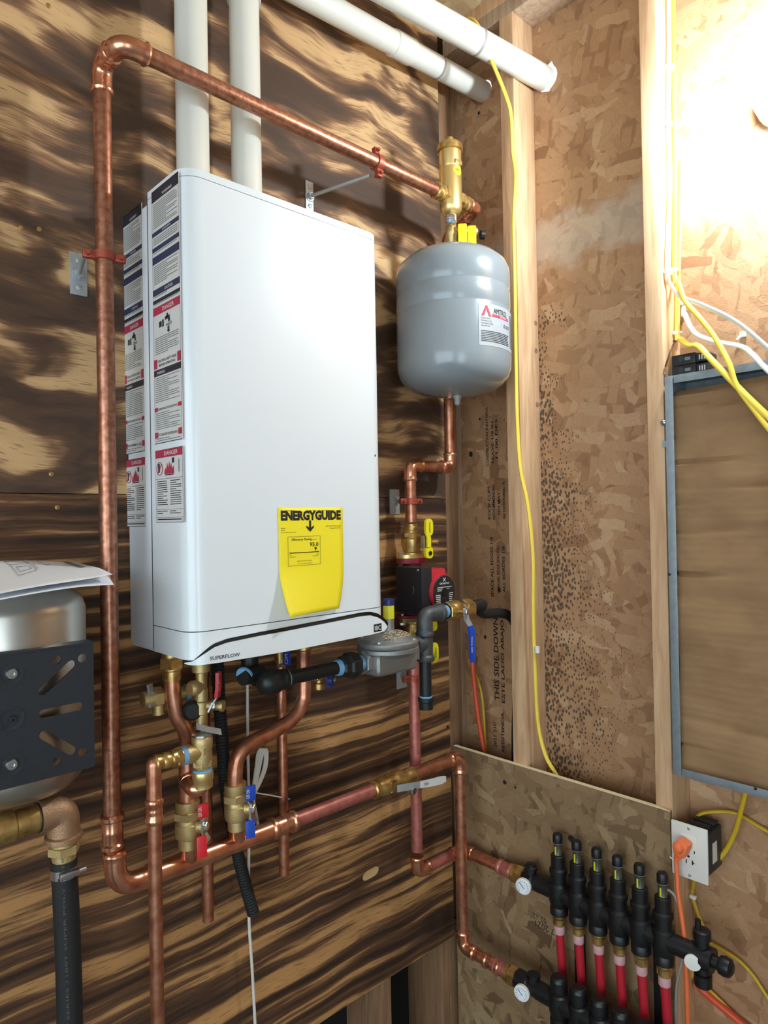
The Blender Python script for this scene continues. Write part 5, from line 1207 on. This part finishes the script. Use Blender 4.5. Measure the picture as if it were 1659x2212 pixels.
for k in range(6):
    y = y1-SP*k
    st_ = lathe('port_body', [(.0165, -.05), (.0205, -.048), (.0205, -.032), (.0185, -.029), (.0225, -.02), (.0235, 0), (.0225, .02), (.0175, .025), (.0175, .045), (.0205, .047), (.0205, .056), (.0165, .06), (.0165, .088), (.0145, .09)], V((X39, y, mzc)), (0, 0, 1), 'black_plastic', mu, 24)
    fm_ = lathe('flow_meter', [(.0105, .088), (.0095, .09), (.0095, .116)], V((X39, y, mzc)), (0, 0, 1), 'meter_tube', mu, 18)
    box('flow_scale', (X39-.0102, y-.0016, mzc+.091), (X39-.008, y+.0016, mzc+.110), 'sticker_yellow', mu)
    lathe('meter_cap', [(.0112, .115), (.0115, .117), (.0115, .134), (.0095, .138), (.004, .139)], V((X39, y, mzc)), (0, 0, 1), 'black_plastic', mu, 20)
    lathe('cap_ring', [(.0117, .1165), (.0117, .118)], V((X39, y, mzc)), (0, 0, 1), 'print_grey', mu, 20)
    lathe('brass_nut', [(.013, -.05), (.013, -.056), (.0152, -.058), (.0152, -.071), (.0105, -.076)][::-1], V((X39, y, mzc)), (0, 0, 1), 'brass', mu, 16)
    t = thing('pex_tube', ('first', 'second', 'third', 'fourth', 'fifth', 'sixth')[k]+' red heating tube from the corner under the upper manifold', 'tube', (X39, y, .1), 'red heating tubes')
    tube('tube', smooth_path([V((X39, y, mzc-.078)), V((X39+.004, y-.004, mzc-.2)), V((X39+.012, y-.008, mzc-.35)), V((X39+.012, y-.008, .12))], 5), .0098, 'pex_red', t, 16)
    lathe('crimp_ring', [(.0118, -.094), (.0124, -.0925), (.0124, -.077), (.0118, -.0755)], V((X39, y, mzc)), (0, 0, 1), 'ring_pink', t, 18)
# far end of the upper manifold
ye = yend-.075
lathe('end_cross', [(.0235, -.012), (.0235, .03)], V((X39, ye+.005, mzc)), (0, -1, 0), 'black_plastic', mu, 24); lathe('end_knob', [(.012, .03), (.012, .04), (.017, .043), (.019, .052), (.017, .062), (.009, .067)], V((X39, ye+.005, mzc)), (0, -1, 0), 'black_plastic', mu, 22)
lathe('upper_knob', [(.013, .016), (.013, .034), (.017, .036), (.017, .052), (.014, .054)], V((X39, ye-.004, mzc)), (0, 0, 1), 'black_plastic', mu, 20); lathe('lower_knob', [(.015, -.058), (.017, -.056), (.017, -.034), (.013, -.032), (.013, -.016)], V((X39, ye-.004, mzc)), (0, 0, 1), 'black_plastic', mu, 20)
lathe('white_disc', [(.0155, .022), (.0155, .026), (.013, .0265)], V((X39, ye+.012, mzc-.006)), (-1, -.25, 0), 'gauge_white', mu, 26)
lathe('vent_loop_boss', [(.006, .03), (.006, .05)], V((X39, ye+.004, mzc+.02)), (0, 0, 1), 'black_plastic', mu, 10)
for yb2 in (y1-SP*.62, y1-SP*4.45):
    box('bracket', (XS-.028, yb2-.011, .25), (XS-.0125, yb2+.011, mzc+.03), 'black_plastic', mu, .002); box('bracket_arm', (X39+.008, yb2-.011, mzc-.02), (XS-.02, yb2+.011, mzc+.02), 'black_plastic', mu, .002)
# lower manifold
ml_z = rz; y2 = PX(1207, 2140, X43).y
ml = thing('lower_manifold', 'black plastic return manifold with round caps at the bottom edge', 'manifold', (X43, y2-SP*2.5, ml_z-.08))
lathe('union', [(.0185, 0), (.021, .003), (.021, .01), (.017, .012), (.017, .02)], V((X43, ym0+.006, ml_z)), (0, -1, 0), 'brass', ml, 24); hexnut('union_nut', .0245, V((X43, ym0, ml_z)), (0, -1, 0), .008, .03, 'brass', ml)
gy2 = PX(1146, 2122, X43).y
lathe('end_body', [(.018, 0), (.0225, .004), (.0225, .034), (.019, .038), (.019, .08)], V((X43, ym0-.024, ml_z)), (0, -1, 0), 'black_plastic', ml, 26); gauge(ml, V((X43-.02, gy2+.008, ml_z-.008)), .0185)
lathe('bleed_cap', [(.013, .014), (.013, .024), (.015, .026), (.015, .032), (.006, .034)], V((X43, gy2-.01, ml_z)), (0, 0, 1), 'black_plastic', ml, 20)
tube('bar', [V((X43, gy2-.02, ml_z)), V((X43, y2-SP*5-.07, ml_z))], .0205, 'black_plastic', ml, 26)
for k in range(6):
    y = y2-SP*k
    lathe('port_body', [(.016, -.06), (.0205, -.058), (.0205, -.036), (.0175, -.033), (.0225, -.02), (.0235, 0), (.0225, .018), (.0165, .022), (.0165, .03)], V((X43, y, ml_z)), (0, 0, 1), 'black_plastic', ml, 24)
    lathe('valve_cap', [(.0175, .028), (.0195, .03), (.019, .05), (.0165, .056), (.012, .058)], V((X43, y, ml_z)), (0, 0, 1), 'black_plastic', ml, 24, 14)
    t = thing('pex_tube', ('first', 'second', 'third', 'fourth', 'fifth', 'sixth')[k]+' red heating tube from the corner under the lower manifold', 'tube', (X43, y, .1), 'red heating tubes')
    tube('tube', [V((X43, y, ml_z-.06)), V((X43, y, .12))], .0098, 'pex_red', t, 14)
# clear vent tube looping beside the last flow meter
vt = thing('clear_tube', 'thin clear plastic tube looping beside the last flow meter', 'tube', PX(1458, 2200, X39+.02))
cable('tube', [PX(1425, 1926, X39-.005), PX(1436, 1921, X39), PX(1448, 1925, X39+.01), PX(1460, 1940, X39+.015), PX(1472, 1985, X39+.02), PX(1478, 2050, X39+.03), PX(1462, 2130, X39+.035), PX(1460, 2230, X39+.035)], .003, 'clear_plastic', vt)

# ================================================================== outlet, plug and cord
XPL = 1.430
pt0 = PX(1449, 1770, XPL); pb0 = PX(1461, 1889, XPL); pr0 = PX(1532, 1913, XPL)
oy0, oy1 = pt0.y, PX(1525, 1790, XPL).y-.002; oz1 = pt0.z; oz0 = pb0.z
out = thing('wall_outlet', 'white outlet plate on a dark box beside the manifold panel', 'outlet', (XPL, (oy0+oy1)/2, oz0))
box('cover_plate', (XPL, oy1, oz0), (XPL+.006, oy0, oz1), 'plate_white', out, .0025)
oc = V((XPL, (oy0+oy1)/2, (oz0+oz1)/2))
rc = box('receptacle', (XPL-.0015, oc.y-.0165, oc.z-.0335), (XPL+.02, oc.y+.0165, oc.z+.0335), 'plate_white', out, .001)
for s in (-1, 1):
    cz_ = oc.z+s*.0165
    if s < 0:
        box('slot', (XPL-.002, oc.y+.0045, cz_-.007), (XPL-.001, oc.y+.0065, cz_+.001), 'print_black', rc); box('slot', (XPL-.002, oc.y-.0085, cz_-.007), (XPL-.001, oc.y-.006, cz_+.002), 'print_black', rc); box('slot', (XPL-.002, oc.y-.011, cz_-.004), (XPL-.001, oc.y-.006, cz_-.002), 'print_black', rc)
        lathe('ground_hole', [(.0025, 0), (.0025, .001)], V((XPL-.001, oc.y+.001, cz_+.008)), (-1, 0, 0), 'print_black', rc, 12)
    else: box('slot', (XPL-.002, oc.y-.0125, cz_-.016), (XPL-.001, oc.y-.0105, cz_-.01), 'print_black', rc)
for s in (-1, 1): lathe('plate_screw', [(.0035, 0), (.0028, .0012)], V((XPL, oc.y, oc.z+s*.0485)), (-1, 0, 0), 'zinc', out, 12)
ob_ = box('outlet_box', (XPL+.007, oy1+.001, oz0+.016), (XO-.03, oy1+.06, oz1-.012), 'plate_black', out, .003)
box('box_label', (XPL+.028, oy1+.0004, oc.z-.022), (XPL+.05, oy1+.0012, oc.z+.02), 'label_white', ob_)
for k in (0, 1): box('box_knockout', (XPL+.02+k*.035, oy1+.008, oz1-.013), (XPL+.045+k*.035, oy1+.05, oz1-.006), 'plate_black', ob_, .002)
pg = thing('orange_plug', 'orange plug in the outlet with an orange cord hanging down', 'plug', PX(1483, 2212, XPL-.02))
c0 = PX(1477, 1828, XPL-.016)
c0 = V((XPL-.017, oc.y+.006, oc.z+.013))
obox('plug_body', c0, (1, 0, 0), (0, .93, .35), (0, -.35, .93), (.03, .026, .034), 'cord_orange', pg, .008)
lathe('plug_ridge', [(.011, 0), (.012, .006), (.009, .012), (.004, .014)], c0+V((-.01, .002, .004)), (-1, .1, .1), 'cord_orange', pg, 20)
ps = [c0+V((-.003, .007, -.014)), c0+V((-.003, .013, -.03))]; n = 16
tube('strain_relief', [ps[0].lerp(ps[1], i/n) for i in range(n+1)], [.008-.0022*i/n-(.0016 if i % 4 == 2 else 0) for i in range(n+1)], 'cord_orange', pg, 14)
cable('cord', [ps[1], PX(1463, 1895, XPL-.022), PX(1464, 1920, XPL-.024), PX(1470, 1965, XPL-.026), PX(1478, 2020, XPL-.028), PX(1482, 2080, XPL-.028), PX(1484, 2150, XPL-.025), PX(1487, 2240, XPL-.02)], .0047, 'cord_orange', pg, 10)
strip('cord_tie', [ps[1]+V((-.002, .012, .004)), ps[1]+V((-.004, .002, .002)), ps[1]+V((-.003, -.004, .0))], (0, 0, 1), .0025, .001, 'wire_white', pg)

# ================================================================== electrical panel box
XF = XS-.013
ey0 = PX(1437, 815, XF).y; ez1 = PX(1450, 812, XF).z; ez0 = PX(1466, 1675, XF).z; ey1 = ey0-.368
ep = thing('electrical_panel', 'galvanised electrical panel box with cardboard insert', 'electrical panel', (XF, (ey0+ey1)/2, ez0))
LP_ = .0165
box('box_back', (XO-.006, ey1, ez0), (XO-.003, ey0, ez1), 'galvanized', ep)
box('side_wall', (XF, ey0-.003, ez0), (XO-.003, ey0, ez1), 'galvanized', ep); box('side_wall', (XF, ey1, ez0), (XO-.003, ey1+.003, ez1), 'galvanized', ep)
box('top_wall', (XF, ey1, ez1-.003), (XO-.003, ey0, ez1), 'galvanized', ep); box('bottom_wall', (XF, ey1, ez0), (XO-.003, ey0, ez0+.003), 'galvanized', ep)
box('lip', (XF-.002, ey0-LP_, ez0), (XF, ey0+.001, ez1), 'galvanized', ep, .0006); box('lip', (XF-.002, ey1, ez0), (XF, ey1+LP_, ez1), 'galvanized', ep, .0006)
box('lip', (XF-.0025, ey1, ez1-LP_), (XF-.0005, ey0-LP_-.002, ez1), 'galvanized', ep, .0006); box('lip', (XF-.0025, ey1, ez0), (XF-.0005, ey0-LP_-.002, ez0+LP_), 'galvanized', ep, .0006)
# wrinkled cardboard sheet
vs, fs = [], []; NY, NZ = 10, 120
ca, cb_ = ey0-.008, ey1+.006; cz0, cz1 = ez0+.006, ez1-.028
fl_ = [random.uniform(-1, 1) for _ in range(40)]
creases = [(.955, .009), (.90, .007), (.865, .008), (.80, .007), (.735, .010), (.70, .006), (.63, .007), (.525, .012), (.40, .005), (.27, .005), (.13, .007), (.06, .009)]
for j in range(NZ+1):
    v = j/NZ
    for i in range(NY+1):
        u = i/NY; d = .0007*math.sin(v*118+3*math.sin(u*3.1+v*9))*(.4+.6*math.sin(v*17+u*4))+.0022*math.sin(v*31+u*2.6+math.sin(v*13))+.0012*math.sin(u*9+v*6)
        for c_, a_ in creases: d += a_*math.exp(-((v-c_-.01*math.sin(u*4+c_*9))/.0045)**2)*(.55+.45*math.sin(u*5+c_*40))
        vs.append(V((XF+.018+d+(.02*(1-u)*(max(0, v-.985)/.015)), ca+(cb_-ca)*u, cz0+(cz1-cz0)*v+(.008*u if j == NZ else 0))))
for j in range(NZ):
    for i in range(NY): k = j*(NY+1)+i; fs.append((k, k+1, k+NY+2, k+NY+1))
link('cardboard_sheet', vs, fs, 'cardboard', ep)
lathe('lip_screw', [(.0065, 0), (.0065, .002), (.004, .005)], PX(1433, 913, XF-.002), (-1, .3, 0), 'steel', ep, 14)
lathe('lip_hole', [(.003, 0), (.003, .0005)], PX(1446, 1241, XF-.002), (-1, 0, 0), 'print_black', ep, 10)
box('tab', (XF-.001, ey0, PX(1428, 960, XF).z-.007), (XF+.001, ey0+.009, PX(1428, 960, XF).z+.007), 'galvanized', ep)
a = PX(1632, 1704, XF-.0027); lathe('lip_hole', [(.003, 0), (.003, .0005)], a, (-1, 0, 0), 'print_black', ep, 10)
# breakers lying on top of the panel
for k, lab in enumerate(('lower black circuit breaker lying on the panel box', 'upper black circuit breaker stacked on the panel box')):
    z0 = ez1+.0005+k*.0232; yA = PX(1451, 790, XF+.02).y; b = thing('circuit_breaker', lab, 'breaker', (XF+.05, yA-.035, z0), 'circuit breakers on the panel')
    box('case', (XF+.02, yA-.05, z0), (XF+.075, yA, z0+.0225), 'black_plastic', b, .0015)
    box('terminal_end', (XF+.024, yA-.074, z0+.002), (XF+.072, yA-.0495, z0+.0205), 'plate_black', b, .002)
    lathe('rivet', [(.006, 0), (.006, .0008), (.004, .001)], V((XF+.02, yA-.02, z0+.012)), (-1, 0, 0), 'plate_black', b, 14)
    box('switch', (XF+.0185, yA-.04, z0+.008), (XF+.021, yA-.028, z0+.015), 'print_grey', b, .0008); box('clip', (XF+.03, yA, z0+.006), (XF+.05, yA+.004, z0+.016), 'plate_black', b, .001)
    for j in range(3): box('marking', (XF+.0235, yA-.058-j*.005, z0+.006), (XF+.0242, yA-.056-j*.005, z0+.016), 'label_white', b)

# ================================================================== cables on the studs
YSD = S3-.0385
def N(px, py, off=.0): return PY(px, py, YSD-off)
def Q(px, py, x): return PX(px, py, x)
def cab(name, label, pts, r, m, flat=.55): 
    return tag(cable(name, pts, r, m, None, 10, flat), label, 'cable')
cab('white_wire', 'left white cable stapled to the stud, curving over the panel', [N(1444, -120, .006), N(1445, 120, .006), N(1444, 270, .006), N(1447, 400, .006), N(1441, 580, .006), Q(1446, 610, 1.47), Q(1470, 640, 1.46), Q(1520, 660, 1.45), Q(1590, 695, 1.43), Q(1659, 752, 1.41), Q(1720, 812, 1.405), V((1.415, ey1+.02, CZ+.16)), V((1.43, ey1-.035, CZ-.1)), V((1.47, ey1-.05, CZ-.7))], .0052, 'cable_white')
cab('white_wire', 'right white cable leaving the stud lower and sagging to the panel', [N(1484, -120, .006), N(1481, 200, .006), N(1478, 400, .006), N(1476, 655, .006), Q(1480, 680, 1.49), Q(1500, 718, 1.475), Q(1540, 736, 1.465), Q(1600, 748, 1.45), Q(1625, 765, 1.44), Q(1659, 800, 1.43), Q(1720, 850, 1.42), V((1.42, ey1+.01, CZ+.1)), V((1.44, ey1-.05, CZ-.1)), V((1.48, ey1-.065, CZ-.7))], .0052, 'cable_white')
cab('yellow_wire', 'left yellow cable from the stud crossing the panel box', [N(1453, -120, .006), N(1455, 120, .006), N(1458, 330, .006), N(1457, 585, .007), Q(1465, 610, 1.465), Q(1480, 650, 1.455), Q(1510, 685, 1.445), Q(1545, 730, 1.44), Q(1575, 785, 1.425), Q(1590, 830, 1.422), Q(1625, 880, 1.418), Q(1690, 960, 1.41), V((1.415, ey1+.03, CZ-.02)), V((1.425, ey1-.02, CZ-.2)), V((1.47, ey1-.035, CZ-.7))], .0052, 'cable_yellow')
cab('yellow_wire', 'broad yellow cable bent at a staple and slanting over the cardboard', [N(1468, -120, .007), N(1469, 120, .007), N(1470, 330, .007), N(1465, 560, .007), N(1463, 715, .007), Q(1470, 733, 1.47), Q(1488, 745, 1.455), Q(1508, 747, 1.44), Q(1535, 775, 1.428), Q(1580, 822, 1.424), Q(1620, 862, 1.42), Q(1665, 905, 1.415), Q(1720, 958, 1.412), V((1.412, ey1+.015, CZ-.03)), V((1.42, ey1-.03, CZ-.25)), V((1.465, ey1-.045, CZ-.7))], .0062, 'cable_yellow')
def staple(px, py, lab):
    c = N(px, py, .006); s = thing('cable_staple', lab, 'staple', c, 'white cable staples')
    tube('saddle', [c+V((math.cos(a)*.0085, -.0005-math.sin(a)*.007, 0)) for a in [i*math.pi/8 for i in range(9)]], .0028, 'staple', s, 6)
    for k in (-1, 1): box('nail_boss', (c.x+k*.0085-.003, c.y-.004, c.z-.004), (c.x+k*.0085+.003, c.y+.006, c.z+.004), 'staple', s, .001)
for px, py, lab in ((1443, 268, 'white staple on the left cables near the ceiling'), (1444, 588, 'white staple on the left white cable at mid stud'), (1459, 584, 'white staple on the left yellow cable at mid stud'), (1476, 656, 'white staple on the right white cable'), (1464, 720, 'white staple where the broad yellow cable bends'), (1470, 314, 'white staple on the right yellow cable'), (1447, 145, 'uppermost white staple beside the bulb')): staple(px, py, lab)
c = PX(1605, 722, XO-.006); s = thing('cable_staple', 'loose white staple stuck on the strand board above the panel', 'staple', c, 'white cable staples'); box('saddle', c+V((-.004, -.006, -.006)), c+V((.005, .006, .006)), 'staple', s, .002); tube('nail', [c+V((0, .004, -.003)), c+V((-.002, .012, -.01))], .003, 'staple', s, 8)
# long yellow cable over the vent pipe
v1 = (EX1-PY(430, -243, -.098))
cy = cab('yellow_cable', 'long yellow cable hung over the vent pipe and down the stud', [PX(985, 55, 1.40), PX(1003, 44, 1.375), PX(1022, 42, 1.355), PX(1040, 70, 1.345), PX(1062, 130, 1.355), PX(1092, 205, 1.38), PX(1104, 250, 1.40), PX(1108, 330, 1.42), PX(1114, 380, 1.43), PX(1110, 480, 1.435), PX(1112, 600, 1.435), PX(1114, 760, 1.435), PX(1117, 900, 1.435), PX(1124, 1010, 1.435), PX(1140, 1090, 1.44), PX(1151, 1200, 1.445), PX(1152, 1330, 1.45), PX(1156, 1450, 1.455), PX(1162, 1560, 1.46), PX(1178, 1630, 1.465), PX(1203, 1676, 1.475), PX(1250, 1760, 1.49)], .0055, 'cable_yellow', .7)
lathe('cable_tag', [(.0068, -.008), (.0068, .008)], PX(1160, 1403, 1.4535), (0, 0, 1), 'wire_white', cy, 12)
# orange tube and thin yellow cable behind the gas lever
cab('orange_tube', 'orange plastic tube hanging behind the blue gas lever', [PX(1018, 1400, 1.47), PX(1024, 1470, 1.475), PX(1032, 1540, 1.48), PX(1040, 1590, 1.485), PX(1052, 1660, 1.49)], .0065, 'pex_orange', 1)
cab('thin_yellow_cable', 'thin dull yellow cable beside the orange tube', [PX(1012, 1425, 1.50), PX(1036, 1480, 1.50), PX(1044, 1530, 1.50), PX(1048, 1600, 1.505), PX(1052, 1660, 1.505)], .0036, 'cable_yellow_dull', 1)
# cables at the outlet and below
XB = XO-.012
cab('dull_yellow_cable', 'dull yellow cable from the panel curving to the outlet box', [PX(1612, 1700, 1.48), PX(1603, 1740, 1.49), PX(1590, 1790, 1.50), PX(1572, 1830, 1.505), PX(1552, 1856, 1.50), PX(1535, 1875, 1.495)], .0050, 'cable_yellow_dull', .7)
cab('dull_yellow_cable', 'dull yellow cable arching right from the outlet box top', [PX(1500, 1775, 1.495), PX(1512, 1759, 1.505), PX(1545, 1753, 1.515), PX(1590, 1757, XB), PX(1640, 1785, XB), PX(1700, 1820, XB)], .0046, 'cable_yellow_dull', .7)
cab('dull_yellow_cable', 'dull yellow cable hanging under the outlet plate', [PX(1503, 1890, 1.49), PX(1496, 1920, XB), PX(1498, 1945, XB), PX(1512, 1985, XB), PX(1520, 2005, XB), PX(1512, 2016, XB), PX(1503, 2025, XB), PX(1510, 2060, XB), PX(1490, 2120, XB)], .0042, 'cable_yellow_dull', .7)
cab('dull_yellow_cable', 'dull yellow cable running down right from the manifold end', [PX(1498, 2021, XB), PX(1540, 2040, XB), PX(1590, 2070, XB), PX(1625, 2105, XB), PX(1655, 2150, XB), PX(1700, 2220, XB)], .0038, 'cable_yellow_dull', 1)
cab('dull_yellow_cable', 'dull yellow cable beside the red tube at the bottom right', [PX(1508, 2118, XB), PX(1545, 2150, XB), PX(1600, 2205, XB), PX(1660, 2260, XB)], .0032, 'cable_yellow_dull', 1)
cab('red_tube', 'red orange tube slanting along the wall at the bottom right', [PX(1502, 2122, XB-.004), PX(1530, 2150, XB-.004), PX(1580, 2192, XB-.004), PX(1650, 2250, XB-.004)], .0085, 'pex_orange', 1)
c = PX(1497, 1937, XB-.004); s = thing('cable_staple', 'white staple under the outlet plate', 'staple', c, 'white cable staples'); box('saddle', c+V((-.005, -.007, -.004)), c+V((.004, .007, .004)), 'staple', s, .002)
# bent nail beside the breakers
nl = thing('bent_nail', 'long bent nail in the stud beside the circuit breakers', 'nail', N(1440, 800, 0))
tube('shank', [N(1437, 792, .004), N(1446, 765, .012), N(1456, 740, .012)], .0018, 'nail', nl, 8); lathe('head', [(.004, 0), (.004, .0012)], N(1457, 738, .012), (.3, -.2, 1), 'nail', nl, 10)
box('paper_tag', N(1437, 800, .003)+V((0, -.001, -.02)), N(1437, 800, .003)+V((.014, .0, .004)), 'fir_old', nl)
